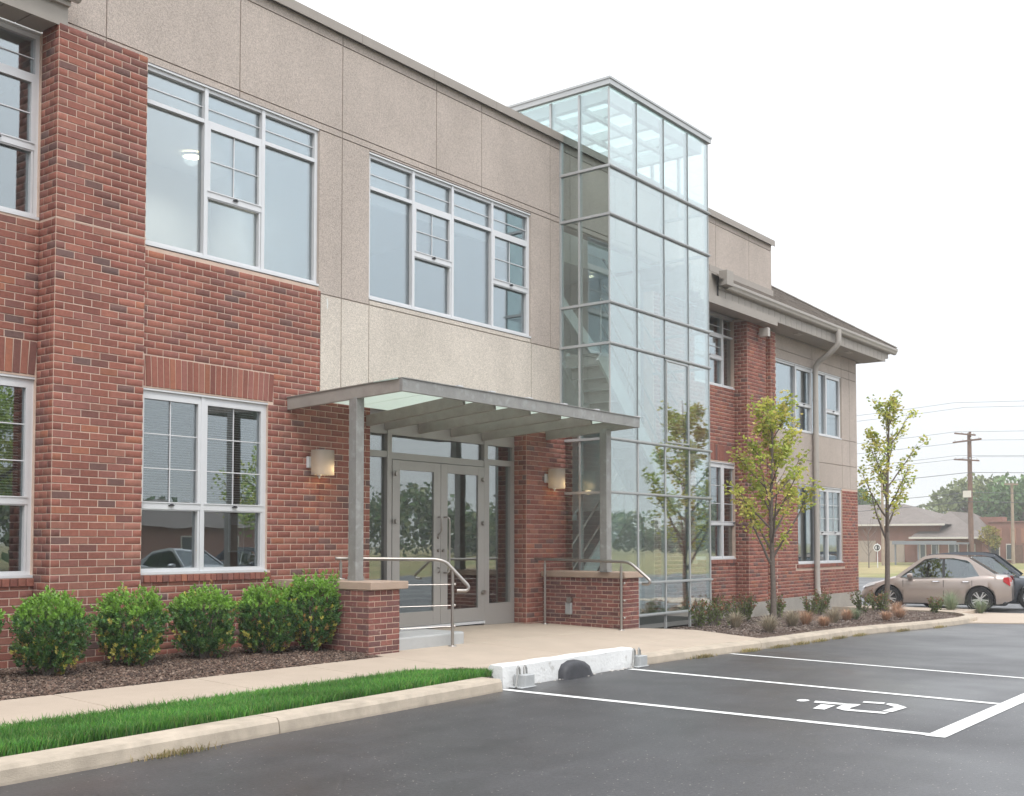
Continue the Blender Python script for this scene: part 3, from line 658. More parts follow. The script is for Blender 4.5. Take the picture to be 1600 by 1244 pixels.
MB().box(TX0-.03, TX0+.05, .06, .094, 3.4, 8.72).build('mullion', M['alu_grey'], T)
MB().box(TX0-.03, TX0+.04, .096, .9, 8.70, 8.74).build('transom', M['alu_grey'], T)
GT = M['glass_tower']
for a, b in zip(TZ[1:-1], TZ[2:]):
    for c, d in zip(mx_[:-1], mx_[1:]):
        MB().box(c+.014, d-.014, TY-.004, TY+.004, a+.012, b-.012).build('pane', GT, T, at=((c+d)/2, TY, (a+b)/2))
    for c, d in zip(lyt[:-1], lyt[1:]):
        if b < 9 and d > .2: d = .095
        if c >= .095 and b < 9: continue
        if b > .9 and c < d: MB().box(TX0-.004, TX0+.004, c+.014, d-.014, a+.012, b-.012).build('pane', GT, T, at=(TX0, (c+d)/2, (a+b)/2))
        MB().box(TX1-.004, TX1+.004, c+.014, min(d, .32 if b < 9 else 9)-.014, a+.012, b-.012).build('pane', GT, T, at=(TX1, (c+d)/2, (a+b)/2))
# opening vent frame in the third bay
v = MB(); v.box(17.775, 17.80, TY-.022, TY-.006, 3.36, 4.87).box(18.585, 18.61, TY-.022, TY-.006, 3.36, 4.87).box(17.80, 18.585, TY-.022, TY-.006, 3.36, 3.385).box(17.80, 18.585, TY-.022, TY-.006, 4.845, 4.87)
v.build('vent_frame', M['alu_grey'], T)
MB().tube([(17.8, TY+.05, 4.55), (18.3, TY+.06, 4.52), (18.6, TY+.05, 4.56)], .016, 6).build('vent_bar', M['inox'], T)
# roof rim, beams, glazed roof, rear of the lantern
rf = MB(); rf.box(TX0-.06, TX1+.06, TY-.06, TY+.02, 9.345, 9.46); rf.box(TX0-.06, TX0+.02, TY+.021, 1.36, 9.345, 9.46); rf.box(TX1-.02, TX1+.06, TY+.021, 1.36, 9.345, 9.46); rf.box(TX0+.021, TX1-.021, 1.28, 1.36, 9.345, 9.46)
rf.box(TX0-.075, TX1+.075, TY-.075, TY-.02, 9.435, 9.475); rf.box(TX0-.075, TX0-.0, TY-.019, 1.37, 9.435, 9.475)
rf.build('roof_rim', M['alu_grey'], T)
MB().box(TX0+.03, TX1-.03, TY+.03, 1.27, 9.36, 9.37).build('roof_pane', M['glass_roof'], T)
bm_ = MB(); bm_.box(TX0+.06, TX1-.06, TY+.08, TY+.20, 9.14, 9.34)
bm_.build('ring_beam', M['white_int'], T); MB().box(TX0+.08, TX0+.2, TY+.21, 1.22, 9.14, 9.34).build('ring_beam', M['white_int'], T); MB().box(TX1-.2, TX1-.08, TY+.21, 1.22, 9.14, 9.34).build('ring_beam', M['white_int'], T)
for x in (16.75, 17.7, 18.62): MB().box(x-.05, x+.05, TY+.22, 1.2, 9.18, 9.34).build('roof_beam', M['white_int'], T)
for y in (-.25, .4, 1.1): MB().box(TX0+.22, TX1-.22, y-.04, y+.04, 9.10, 9.17).build('roof_beam', M['white_int'], T)
rb = MB(); rb.box(TX0, TX1, 1.28, 1.32, 8.5, 8.72); rb.box(TX0+.05, TX1-.05, 1.25, 1.31, 9.25, 9.344)
for x in (16.6, 17.3, 18.0, 18.7): rb.box(x-.03, x+.03, 1.26, 1.31, 8.72, 9.25)
rb.build('rear_frame', M['alu_grey'], T)
# stairwell behind the wall line
sw = MB(); sw.box(15.95, 16.05, .42, 2.6, .1, 7.0); sw.box(19.35, 19.46, .62, 2.6, .1, 7.0); sw.box(15.95, 19.46, 2.6, 2.7, .1, 7.0); sw.box(15.95, 19.46, 1.301, 2.599, 7.0, 7.1); sw.box(15.95, 19.46, 1.26, 1.30, 7.0, 8.499); sw.box(15.95, 16.0, .33, 1.259, 7.1, 8.5); sw.box(19.40, 19.46, .33, 1.259, 7.1, 8.5)
sw.build('stairwell_wall', M['white_int'], T)
bwl = MB().box(17.9, 19.34, 2.3, 2.58, .1, 4.15).build('stairwell_brick_wall', M['mortar'], T)
SBR = []; lay('x', 2.3, -1, 17.9, 19.34, .1, 4.1, list_=SBR); brick_mass(SBR, 'brickwork', M['bricks'], bwl)
MB().box(15.9, 19.45, -.9, 2.6, .02, .10).build('stairwell_floor', M['carpet'], T)
dfr = MB(); dfr.box(16.3, 16.37, 2.52, 2.6, 4.2, 6.7); dfr.box(17.6, 17.67, 2.52, 2.6, 4.2, 6.7); dfr.box(19.0, 19.07, 2.52, 2.6, 4.2, 6.7); dfr.box(16.3, 19.07, 2.53, 2.59, 6.7, 6.78); dfr.box(16.3, 19.07, 2.53, 2.59, 6.1, 6.16)
dfr.build('inner_screen_frame', M['taupe'], T)
MB().box(16.37, 19.0, 2.585, 2.598, 4.2, 6.7).build('inner_screen_glass', M['int_dark'], T)
SLATE = M['stair'] = mat('stair_steel', (.60, .66, .66), .5, spec=.4, var=.04, vscale=4)
def flight(name, xa, za, xb, zb, y0, y1, n):
    st = MB()
    for y in (y0, y1): st.bar((xa, y, za-.02), (xb, y, zb-.02), .05, .30)
    fo = st.build('stringer', SLATE, T)
    for k in range(n):
        x = xa+(xb-xa)*(k+.5)/n; z = za+(zb-za)*(k+1)/n; w = abs(xb-xa)/n
        MB().box(x-w/2-.02, x+w/2+.02, y0+.03, y1-.03, z-.03, z+.01).box(x-w/2-.005, x-w/2+.005, y0+.03, y1-.03, z-abs(zb-za)/n, z-.031).build('tread', M['step'], fo, at=(x, (y0+y1)/2, z))
    r = MB()
    for h in (.95, .5): r.tube([(xa, y0, za+h), (xb, y0, zb+h)], .02, 8)
    for k in range(4):
        t = k/3; x = xa+(xb-xa)*t; z = za+(zb-za)*t; r.tube([(x, y0, z), (x, y0, z+.95)], .016, 6)
    r.build('stair_rail', M['inox'], T, smooth=True)
flight('flight', 16.25, .10, 18.55, 2.15, .45, 1.45, 11)
flight('flight', 18.7, 2.15, 15.99, 4.78, -.68, .08, 14)
MB().box(18.55, 19.32, -.75, 1.5, 2.05, 2.15).build('landing', SLATE, T); MB().box(16.06, 19.3, 1.55, 2.5, 4.1, 4.2).build('landing', SLATE, T)
g = MB()
for h in (.55, 1.0): g.tube([(16.05, -.7, 4.2+h+1.2), (16.5, -.7, 4.2+h+.9), (18.6, -.7, 4.2+h-.6)], .022, 8)
g.build('stair_rail', M['inox'], T, smooth=True)
g = MB().bar((16.05, .9, 6.75), (18.9, .9, 4.75), .05, .24); g.build('upper_stringer', SLATE, T)

# ================================================================== entrance canopy
K = thing('entrance_canopy', 'steel and frosted glass entrance canopy on two square posts over the double doors', 'canopy', (12.5, -.9, 3.4))
A0, A1, Bf, Bw = (9.88, -1.8), (9.74, .095), (15.34, -1.8), (15.34, .095)
ZF, ZW = 3.375, 3.27
def chan(p, q, za, zb, h=.155, t=.05):
    mb = MB(); mb.bar((p[0], p[1], za+h/2), (q[0], q[1], zb+h/2), t, h); mb.bar((p[0], p[1], za+h+.006), (q[0], q[1], zb+h+.006), t+.03, .010); return mb
chan((A0[0]-.025, A0[1]), (Bf[0]+.025, Bf[1]), ZF, ZF).build('front_beam', M['steel'], K)
chan((A0[0], A0[1]+.026), A1, ZF, ZW).build('side_beam', M['steel_b'], K); chan((Bf[0], Bf[1]+.026), Bw, ZF, ZW).build('side_beam', M['steel_b'], K)
for xw, xf in ((11.18, 11.25), (11.70, 11.9), (12.42, 12.7), (13.16, 13.45), (13.92, 14.28)):
    MB().bar((xf, -1.62, ZF+.05), (xw, .24 if 11.24 < xw < 14.79 else .095, ZW-.02), .055, .15).build('rafter', M['steel_b'], K)
xs = [9.80, 10.95, 11.62, 12.45, 13.3, 14.15, 15.33]
for a, b in zip(xs[:-1], xs[1:]):
    gp = MB(); n0 = [(a+.01, -1.77, ZF+.150), (b-.01, -1.77, ZF+.150), (b-.01, .08, ZW+.165), (a+.01, .08, ZW+.165)]
    gp.add(n0+[(x, y, z+.012) for x, y, z in n0], [(0, 1, 2, 3), (4, 5, 6, 7), (0, 1, 5, 4), (1, 2, 6, 5), (2, 3, 7, 6), (3, 0, 4, 7)])
    gp.build('roof_glass', M['canopyglass'] if 'canopyglass' in M else mat('frosted_glass', (.72, .78, .73), .35, spec=.4, trans=.8), K)
    MB().box(b-.07, b+.03, -1.84, -1.78, ZF+.168, ZF+.182).build('glass_clip', M['alu'], K)
for (x0, x1, y0, zt) in ((9.80, 9.935, -1.10, ZF-.02), (15.12, 15.265, -1.35, ZF-.005)):
    p = MB().box(x0, x1, y0, y0+.135, 1.073, zt).build('post', M['post'] if 'post' in M else M['steel'], K, at=(x0, y0, 1.1), bevel=.006)
    MB().box(x0-.03, x1+.03, y0-.03, y0+.165, 1.0705, 1.0725).box(x0-.004, x1+.004, y0-.004, y0+.139, 1.0726, 1.12).build('base_plate', M['steel'], K)

# ================================================================== low brick walls
def lowwall(label, x0, x1, y0, y1, zb, capx, seed, group=None):
    random.seed(seed)
    t = thing('low_brick_wall', label, 'brick wall', ((x0+x1)/2, (y0+y1)/2, zb))
    MB().box(x0+.004, x1-.004, y0+.004, y1, zb, .975).build('core', M['mortar'], t); L = []; cz = .0685; n = round((.972-zb)/cz); cz = (.972-zb)/n
    kw = dict(course=cz, joint=.011, list_=L, proud=.004)
    top = zb+cz*(n-1)
    lay('x', y0, -1, x0+.002, x1-.002, zb, top+.01, length=.195, **kw); lay('y', x0, -1, y0+.002, y1, zb, top+.01, length=.195, phase=1, **kw); lay('y', x1, 1, y0+.002, y1, zb, top+.01, length=.195, phase=1, **kw)
    # header course under the cap
    lay('x', y0, -1, x0+.002, x1-.002, top, .973, length=.092, **kw); lay('y', x0, -1, y0+.002, y1, top, .973, length=.092, **kw); lay('y', x1, 1, y0+.002, y1, top, .973, length=.092, **kw)
    for b in L:
        c = random.choice([(.215, .085, .070), (.19, .078, .068), (.165, .078, .070), (.235, .10, .08), (.15, .075, .07)]); k = random.uniform(.88, 1.12)
        brick_obj(b, t, M['oldbrick'], 'brick', tuple(q*k for q in c))
    MB().box(*capx, .976, 1.07).build('cap_stone', M['cap'], t, bevel=.008)
    return t
lowwall('low brick pier with stone cap behind the last rounded shrub', 9.53, 10.06, -1.6, .09, .16, (9.51, 10.16, -1.655, .09), 3)
lowwall('low brick wall with stone cap right of the doors, holding a grey outlet box', 15.22, 15.68, -1.6, -.012, .10, (15.165, 15.74, -1.655, -.012), 4)
# conduit box on the right wall
cb = MB().box(15.165, 15.215, -.62, -.50, .36, .56)
q = tag(cb.build('outlet_box', mat('outlet_cover', (.33, .34, .34), .5), at=(15.19, -.56, .45), bevel=.012), 'grey weatherproof outlet box on the low brick wall', 'outlet box')
MB().lathe([(0, -.05), (.05, -.05), (.055, 0)], (15.20, -.585, .60), 12, 'x').build('outlet_lid', M['inox'], q, smooth=True)

# ================================================================== handrails
def rail(label, posts, path, balls):
    t = thing('handrail', label, 'handrail', posts[0][0])
    MB().tube(path, .024, 12).build('rail_tube', M['inox'], t, smooth=True)
    for (p, zt) in posts:
        MB().tube([p, (p[0], p[1], zt)], .021, 12).build('post', M['inox'], t, smooth=True)
        MB().lathe([(.0, .012), (.05, .012), (.055, .006), (.055, -.01)], p, 16).build('base_flange', M['inox'], t, smooth=True)
        MB().tube([(p[0], p[1], zt), (p[0], p[1], zt+.06)], .010, 8).build('saddle', M['inox'], t)
    for a, b in balls:
        MB().tube([a, b], .004, 6).build('cable', M['inox'], t)
        d = (Vector(b)-Vector(a)).normalized(); e = Vector(b)
        MB().lathe([(0, .02), (.014, .015), (.02, 0), (.014, -.015), (0, -.02)], tuple(e), 10).build('cable_end', M['inox'], t, smooth=True)
    return t
def arc(a, b, c, n=5):
    a, b, c = Vector(a), Vector(b), Vector(c); return [a*(1-t)**2+b*2*t*(1-t)+c*t*t for t in [i/n for i in range(n+1)]]
z0 = hz(11.03, -1.62)
pl = [(10.05, -.47, 1.335), (10.10, -.50, 1.335)]+arc((10.84, -1.42, 1.325), (10.93, -1.52, 1.325), (10.98, -1.575, 1.27))+arc((11.14, -1.77, 1.0), (11.17, -1.80, .95), (11.13, -1.77, .92))+[(11.05, -1.68, .92)]
rail('stainless handrail with three cables beside the grey step', [((11.03, -1.62, z0), 1.17), ((10.10, -.52, 1.071), 1.28)], pl,
     [((10.06, -.70, .99+k*0-.0-i*.29), (11.06, -1.63, 1.02-.02-i*.27)) for i, k in ((0, 0), (1, 0), (2, 0))])
z1 = hz(15.1, -1.65)
pr_ = [(15.02, .02, 1.27), (15.02, -.05, 1.27)]+arc((15.03, -1.70, 1.24), (15.03, -1.82, 1.24), (15.03, -1.90, 1.18))+arc((15.03, -2.17, .98), (15.03, -2.23, .93), (15.03, -2.16, .90))+[(15.03, -2.06, .90)]
rail('stainless handrail along the right low brick wall', [((15.02, -.20, hz(15, -.2)), 1.20), ((15.02, -1.68, z1), 1.17)], pr_,
     [((15.02, -.2, .93-i*.27), (15.05, -1.72, .93-.03-i*.27)) for i in range(3)])

# ================================================================== wall lamps
M['shade'] = mat('lamp_mesh_shade', (.40, .365, .345), .45, spec=.4, metal=.2, trans=.4)
M['bulb'] = mat('lamp_bulb', (1, .85, .55), .5, emit=(1, .74, .38), estr=14)
def lamp(label, x, y, z):
    t = thing('wall_lamp', label, 'wall lamp', (x, y, z), group=None)
    MB().box(x-.17, x-.05, y-.04, y-.001, z-.07, z+.08).build('back_plate', M['alu'], t, bevel=.008); MB().box(x-.09, x+.05, y-.08, y-.0405, z-.03, z+.03).build('arm', M['alu'], t)
    pts = [(x-.15, y-.075), (x+.15, y-.075), (x+.155, y-.15)]+[(x+.155*math.cos(a), y-.15-.13*math.sin(a)) for a in [math.pi*i/10 for i in range(1, 10)]]+[(x-.155, y-.15)]
    n = len(pts); mb = MB(); mb.add([(a, b, z-.165) for a, b in pts]+[(a, b, z+.165) for a, b in pts], [(i, (i+1) % n, (i+1) % n+n, i+n) for i in range(n)])
    mb.build('shade', M['shade'], t, smooth=True)
    MB().prism(pts, z+.160, z+.163).build('shade_top', M['alu'], t)
    MB().lathe([(0, .045), (.025, .035), (.035, 0), (.022, -.035), (.012, -.05)], (x+.05, y-.20, z-.085), 12).build('bulb', M['bulb'], t, smooth=True)
    MB().lathe([(.03, 0), (.03, -.05), (.012, -.05), (.012, -.08)], (x-.06, y-.14, z-.13), 10).build('lamp_base', M['alu'], t)
    pl_ = bpy.data.lights.new('lamp_light', 'POINT'); pl_.energy = .22; pl_.color = (1, .72, .38); pl_.shadow_soft_size = .05
    lo = bpy.data.objects.new('lamp_light', pl_); link(lo, t, (x+.05, y-.20, z-.19))
lamp('lit half-round metal wall lamp left of the canopy post', 10.22, .098, 2.60)
lamp('lit half-round metal wall lamp on the brick column right of the doors', 15.44, -.002, 2.62)

# ================================================================== step, paving, kerbs
t = tag(MB().prism([(10.07, -1.5), (11.40, -1.5), (11.46, -1.45), (11.47, -.75), (10.07, -.75)], .12, .362).build('entrance_step', M['step'], at=(10.8, -1.1, .2), bevel=.02), 'grey concrete entrance step beside the brick pier', 'step')
pav = tag(bpy.data.objects.new('sidewalk', None), kind='structure'); link(pav)
def slab(poly, dz=0, name='paving_slab', par=pav, th=.14, m='concrete', zf=None):
    zf = zf or (lambda x, y: hz(x, y)+dz)
    cx = sum(p[0] for p in poly)/len(poly); cy = sum(p[1] for p in poly)/len(poly); g = .006
    pp = [(x+(g if x < cx else -g), y+(g if y < cy else -g)) for x, y in poly]
    # split at the change of slope so the sheet follows it
    o = MB().prism(pp, lambda x, y: zf(x, y)-th, zf).build(name, M[m], par, at=(cx, cy, zf(cx, cy)), bevel=.006); return o
xs = [-3, -1.2, .4, 2.0, 3.7, 5.42, 6.92, 8.35, 9.62]
for a, b in zip(xs[:-1], xs[1:]): slab([(a, -2.96), (b, -2.96), (b, -1.78), (a, -1.78)])
for a, b, yb in ((9.62, 11.6, -1.6), (11.6, 13.4, -1.6), (13.4, 15.2, -1.6)): slab([(a, -2.96), (b, -2.96), (b, yb), (a, yb)])
for a, b in ((10.06, 11.6), (11.6, 13.4), (13.4, 14.78)): slab([(a, -1.6), (b, -1.6), (b, .25), (a, .25)])
slab([(14.78, -1.6), (15.2, -1.6), (15.2, .0), (14.78, .0)])
for a, b in ((9.62, 11.6), (11.6, 12.05)): slab([(a, -3.56), (b, -3.56), (b, -2.96), (a, -2.96)])
slab([(12.05, -3.60), (13.4, -3.60), (13.4, -2.96), (12.05, -2.96)]); slab([(13.4, -3.60), (15.95, -3.60), (16.1, -2.96), (13.4, -2.96)]); slab([(15.2, -2.96), (16.12, -2.96), (16.32, -2.3), (15.74, -1.62), (15.2, -1.6)])
MB().prism([(9.62, -3.6), (15.9, -3.6), (16.25, -2.3), (15.6, -1.6), (14.7, .2), (9.62, .2)], -.1, lambda x, y: hz(x, y)-.02).build('sidewalk_joint', M['soil'], pav)
MB().box(-3, 9.62, -2.96, -1.78, -.1, .14).build('sidewalk_joint', M['soil'], pav)
# walk past the building corner and crossing apron
def zz(d): return lambda x, y: gz(x)+d
for i in range(6):
    y0, y1 = -2.9+i*2.2, -.7+i*2.2; slab([(28.85, y0), (30.7, y0), (30.7, y1), (28.85, y1)], zf=zz(.10))
slab([(25.3, -3.95), (27.3, -3.5), (28.9, -2.85), (30.7, -2.92), (31.6, -5.2), (29.8, -7.2), (26.9, -6.0)], zf=zz(.025), th=.1)
slab([(29.8, -7.21), (31.6, -5.21), (34.5, -9.5), (31.5, -10.2)], zf=zz(.025), th=.1)

def kerb_run(name, pts, w, zt, m=M['kerb'], seg=3.2, first=None):
    """pts: front foot line; w: width behind the line"""
    root = tag(bpy.data.objects.new('kerb', None), kind='structure'); link(root); P = [Vector((x, y)) for x, y in pts]
    nrm = []
    for i in range(len(P)):
        d = (P[min(i+1, len(P)-1)]-P[max(i-1, 0)]).normalized(); nrm.append(Vector((-d.y, d.x)))
    acc = 0; cur = [0]; groups = []
    for i in range(1, len(P)):
        acc += (P[i]-P[i-1]).length; cur.append(i)
        if acc >= seg or i == len(P)-1: groups.append(cur); cur = [i]; acc = 0
    for gidx in groups:
        prof = [(0, -.12), (0, .02), (.012, zt-.03), (.035, zt), (w, zt+.005), (w, -.12)]; vs = []; n = len(prof)
        for j, i in enumerate(gidx):
            sh = .006 if j == 0 else (-.006 if j == len(gidx)-1 else 0)
            d = Vector((nrm[i].y, -nrm[i].x)); p = P[i]+d*sh
            for o, h in prof: q = p+nrm[i]*o; vs.append((q.x, q.y, gz(q.x)+h))
        fs = []
        for j in range(len(gidx)-1):
            for k in range(n): k2 = (k+1) % n; fs.append((j*n+k, j*n+k2, (j+1)*n+k2, (j+1)*n+k))
        fs.append(tuple(range(n))); fs.append(tuple(range(len(vs)-1, len(vs)-n-1, -1)))
        c = P[gidx[len(gidx)//2]]; MB().add(vs, fs).build('kerb_stone', m, root, at=(c.x, c.y, gz(c.x)))
        if gidx is not groups[0]:
            d = P[gidx[0]]; a = Vector((nrm[gidx[0]].x, nrm[gidx[0]].y))
    return root
def lin(a, b, n): return [(a[0]+(b[0]-a[0])*i/n, a[1]+(b[1]-a[1])*i/n) for i in range(n+1)]
kl = lin((-3, -4.42), (3.69, -4.17), 4)+lin((3.69, -4.17), (5.02, -4.115), 2)[1:]+lin((5.02, -4.115), (9.20, -3.885), 4)[1:]
kerb_run('kerb', kl, .27, .125, seg=4.0)
curve = [(12.2, -3.78), (13.2, -3.80), (14.4, -3.82), (15.5, -3.83), (16.65, -3.82), (18, -3.76), (19.4, -3.72), (20.8, -3.78), (22.2, -3.92), (23.4, -4.02), (24.4, -4.06), (25.5, -4.04), (26.6, -3.9), (27.4, -3.6), (28.05, -3.2), (28.45, -2.65), (28.65, -2.0), (28.75, -1.2), (28.8, -.5), (28.82, .3)]
kerb_run('kerb', curve, .26, .12, seg=3.0)

# ---- white concrete barrier edge of the ramp with its fittings
bt = thing('concrete_barrier', 'white painted concrete barrier edging the raised entrance walk', 'concrete barrier', (10.7, -3.7, 0))
mb = MB(); n = 28; vs = []
for i in range(n+1):
    x = 9.36+(11.98-9.36)*i/n; jz = random.uniform(0, .018) if 6 < i else 0
    lift = .05 if i > n-4 else 0; zt = .235+.012*math.sin(i*.9)*.3; yo = random.uniform(-.004, .004)
    vs += [(x, -3.765+yo, -.02), (x, -3.765+yo, .015+jz+lift), (x, -3.752+yo, zt-.012), (x, -3.735, zt), (x, -3.585, zt+.004), (x, -3.56, zt-.02), (x, -3.56, -.02)]
m_ = 7; fs = []
for i in range(n):
    for k in range(m_): k2 = (k+1) % m_; fs.append((i*m_+k, i*m_+k2, (i+1)*m_+k2, (i+1)*m_+k))
fs += [tuple(range(m_)), tuple(range(len(vs)-1, len(vs)-m_-1, -1))]
mb.add(vs, fs).build('barrier_body', M['whitewash'], bt)
mb = MB(); sp = [(10.36, .0), (10.37, .09), (10.43, .165), (10.56, .20), (10.68, .20), (10.80, .175), (10.90, .12), (10.965, .0)]
cxr = 10.66; vs = []; k = len(sp)
for sc_, yy in ((1, -3.755), (1, -3.80), (.96, -3.835), (.86, -3.858), (.66, -3.868)): vs += [(cxr+(x-cxr)*sc_, yy-.012*(z < .05), z*sc_) for x, z in sp]
fs = [(j*k+i, j*k+i+1, (j+1)*k+i+1, (j+1)*k+i) for j in range(4) for i in range(k-1)]+[tuple(range(4*k, 5*k))]
tag(mb.add(vs, fs).build('rubber_bumper', M['rubber'], at=(10.66, -3.8, .02), smooth=True), 'black rounded rubber bumper in the middle of the white barrier', 'bumper')
mb = MB()
for i in range(70):
    x = random.choice([random.uniform(10.3, 11.1), random.uniform(11.4, 12.05), random.uniform(9.5, 12)]); y = -3.775-abs(random.gauss(0, .03)); s = random.uniform(.008, .022); z = .004
    mb.add([(x-s, y-s*.6, z), (x+s, y-s*.5, z), (x+s*.8, y+s, z), (x-s*.7, y+s*.8, z), (x, y, z+s*.7)], [(0, 1, 4), (1, 2, 4), (2, 3, 4), (3, 0, 4)])
tag(mb.build('rubble', mat('broken_mortar', (.45, .43, .40), .95, var=.3, vscale=30)), kind='stuff')
def anchor(label, x, y):
    t = thing('anchor_block', label, 'anchor block', (x, y, 0))
    MB().box(x-.02, x+.15, y-.15, y+.0, .002, .135).box(x-.10, x+.17, y-.165, y+.02, .001, .012).build('block', mat('zinc_block', (.46, .47, .47), .6, metal=.2, var=.1, vscale=14), t, bevel=.008)
    for dx, dz, r in ((-.06, .22, .012), (.06, .22, .012)):
        s = MB().tube([(x+dx*1.6-.02, y-.10, .012), (x+dx-.0, y-.075, .12), (x+dx+.02, y-.06, dz-.02), (x+dx+.05, y-.05, dz), (x+dx+.075, y-.05, dz-.03), (x+dx+.08, y-.05, .13)], r, 6)
        s.build('strap', M['steel'], t, smooth=True)
anchor('zinc anchor block with bent straps at the left end of the white barrier', 9.55, -3.775); anchor('zinc anchor block with bent straps at the right end of the white barrier', 12.02, -3.70)

# ---- painted lines and parking symbol
def line(pts, name='painted_line', label=None):
    z = .004; mb = MB(); mb.add([(x, y, gz(x)+z) for x, y in pts], [tuple(range(len(pts)))]); return tag(mb.build(name, M['paint'], at=(pts[0][0], pts[0][1], 0)), kind='structure')
def strip(a, b, w):
    a = Vector(a); b = Vector(b); d = (b-a).normalized(); n_ = Vector((-d.y, d.x))*w/2; line([tuple(a-n_), tuple(b-n_), tuple(b+n_), tuple(a+n_)])
strip((9.30, -3.80), (9.22, -8.20), .105); strip((11.74, -3.86), (11.36, -8.20), .105); strip((14.43, -3.86), (13.75, -8.20), .105); 
strip((9.14, -8.285), (13, -8.285), .16); strip((13, -8.285), (20, -8.285), .16)
sy = tag(bpy.data.objects.new('parking_symbol', None), 'white stencilled wheelchair parking symbol painted in the middle stall', 'parking symbol'); link(sy, None, (10.45, -7, .0))
SYM = [[(10.471, -6.684), (10.441, -6.691), (10.41, -6.69), (10.382, -6.68), (10.362, -6.663), (10.352, -6.641), (10.354, -6.618), (10.369, -6.598), (10.393, -6.582), (10.423, -6.574), (10.455, -6.575), (10.483, -6.585), (10.504, -6.602), (10.513, -6.624), (10.511, -6.648), (10.496, -6.668)], [(10.355, -6.775), (10.483, -6.739), (10.484, -7.034), (10.374, -7.034)], [(9.984, -6.92), (10.29, -6.874), (10.299, -7.014), (9.977, -7.033)], [(10.129, -7.083), (10.474, -7.034), (10.515, -7.179), (10.385, -7.19), (10.224, -7.182), (10.152, -7.212), (10.148, -7.267), (10.177, -7.567), (10.064, -7.561), (10.045, -7.194)], [(10.641, -7.145), (10.737, -7.123), (10.776, -7.32), (10.662, -7.343)], [(10.664, -7.359), (10.755, -7.359), (10.734, -7.449), (10.571, -7.594), (10.212, -7.577), (10.222, -7.483), (10.533, -7.495)]]
for i, pl in enumerate(SYM):
    MB().add([(x, y, .005) for x, y in pl], [tuple(range(len(pl)))]).build('stencil_stroke', M['paint'], sy)
# ================================================================== planting beds
bed = MB()
for a, b in zip([-3+i*.63 for i in range(20)], [-3+(i+1)*.63 for i in range(20)]): bed.add([(a, -1.795, .19), (b, -1.795, .19), (b, -.9, .225), (a, -.9, .225), (b, .34, .215), (a, .34, .215)], [(0, 1, 2, 3), (3, 2, 4, 5)])
tag(bed.build('mulch_bed', M['mulch'], at=(5, -.8, .2)), kind='structure')
XB = [(16.0, -3.60), (16.12, -2.96), (16.32, -2.3), (15.76, -1.62)]
def bz(x, y): return .055+gz(x)+.035*math.sin(x*1.3)*math.sin(y*1.7+1)*.5+(.03 if -3 < y < -1.5 else 0)
def bed_left(y):
    for (xa, ya), (xb, yb) in zip(XB[:-1], XB[1:]):
        if ya <= y <= yb: return xa+(xb-xa)*(y-ya)/(yb-ya)
    return XB[0][0] if y < XB[0][1] else 15.72
bed = MB(); ys = [-3.74, -3.5, -3.2, -2.96, -2.5, -2, -1.6, -1.2, -.93, -.5, 0, .34]
def bed_right(y): return 27.3 if y < -3.4 else (27.75 if y < -3.1 else (28.1 if y < -2.6 else 28.5))
for i in range(len(ys)-1):
    y0, y1 = ys[i], ys[i+1]
    for k in range(24):
        q = []
        for (t, y) in ((k/24, y0), ((k+1)/24, y0), ((k+1)/24, y1), (k/24, y1)):
            xl = bed_left(y); x = xl+(bed_right(y)-xl)*t; yy = y
            if y <= -3.5: yy = max(y, -3.56+(.0 if x < 19 else -.12*math.sin((x-19)/8.3*math.pi)))
            q.append((x, yy, bz(x, yy)))
        bed.add(q, [(0, 1, 2, 3)])
tag(bed.build('mulch_bed', M['mulch'], at=(21, -1.5, 0)), kind='structure')
def chips(n, fx, zf, tones, size, name, at):
    P = []; F = []; T = []; c = 0
    for i in range(n):
        x, y = fx(); z = zf(x, y)+random.uniform(0, .012); l = random.uniform(*size); w = l*random.uniform(.18, .45); a = random.uniform(0, 6.28); t = random.uniform(-.45, .45); r = random.uniform(-.4, .4)
        ux, uy, uz = math.cos(a)*math.cos(t)*l/2, math.sin(a)*math.cos(t)*l/2, math.sin(t)*l/2; vx, vy, vz = -math.sin(a)*w/2, math.cos(a)*w/2, r*w
        P += [(x-ux-vx, y-uy-vy, z-uz-vz+.006), (x+ux-vx, y+uy-vy, z+uz-vz+.006), (x+ux+vx, y+uy+vy, z+uz+vz+.006), (x-ux+vx, y-uy+vy, z-uz+vz+.006), (x, y, z+abs(uz)+.014)]
        F += [(c, c+1, c+4), (c+1, c+2, c+4), (c+2, c+3, c+4), (c+3, c, c+4)]; c += 5
        k = random.uniform(.6, 1.35); q = random.choice(tones); T += [tuple(v*k for v in q)]*5
    return tag(fastmesh(name, np.array(P), [np.array(F, np.int32)], M['chip'], None, at, np.array(T)), kind='stuff')
chips(27000, lambda: (random.uniform(2.5, 9.55), random.uniform(-1.80, .1)), lambda x, y: .19+.035*min(1, (y+1.8)/.9), [(.12, .08, .062), (.10, .066, .052), (.15, .098, .074), (.07, .05, .042), (.22, .165, .13)], (.012, .048), 'mulch_chips', (6, -1, .2))
def fx2():
    while 1:
        x, y = random.uniform(15.8, 28), random.uniform(-3.5, .3)
        if x > bed_left(y)+.02 and x < bed_right(y) and not (15.85 < x < 19.5 and y > -.95): return x, y
chips(19000, fx2, bz, [(.20, .16, .135), (.13, .095, .08), (.26, .22, .19), (.10, .07, .058), (.16, .12, .10)], (.014, .05), 'mulch_chips', (21, -2, 0))

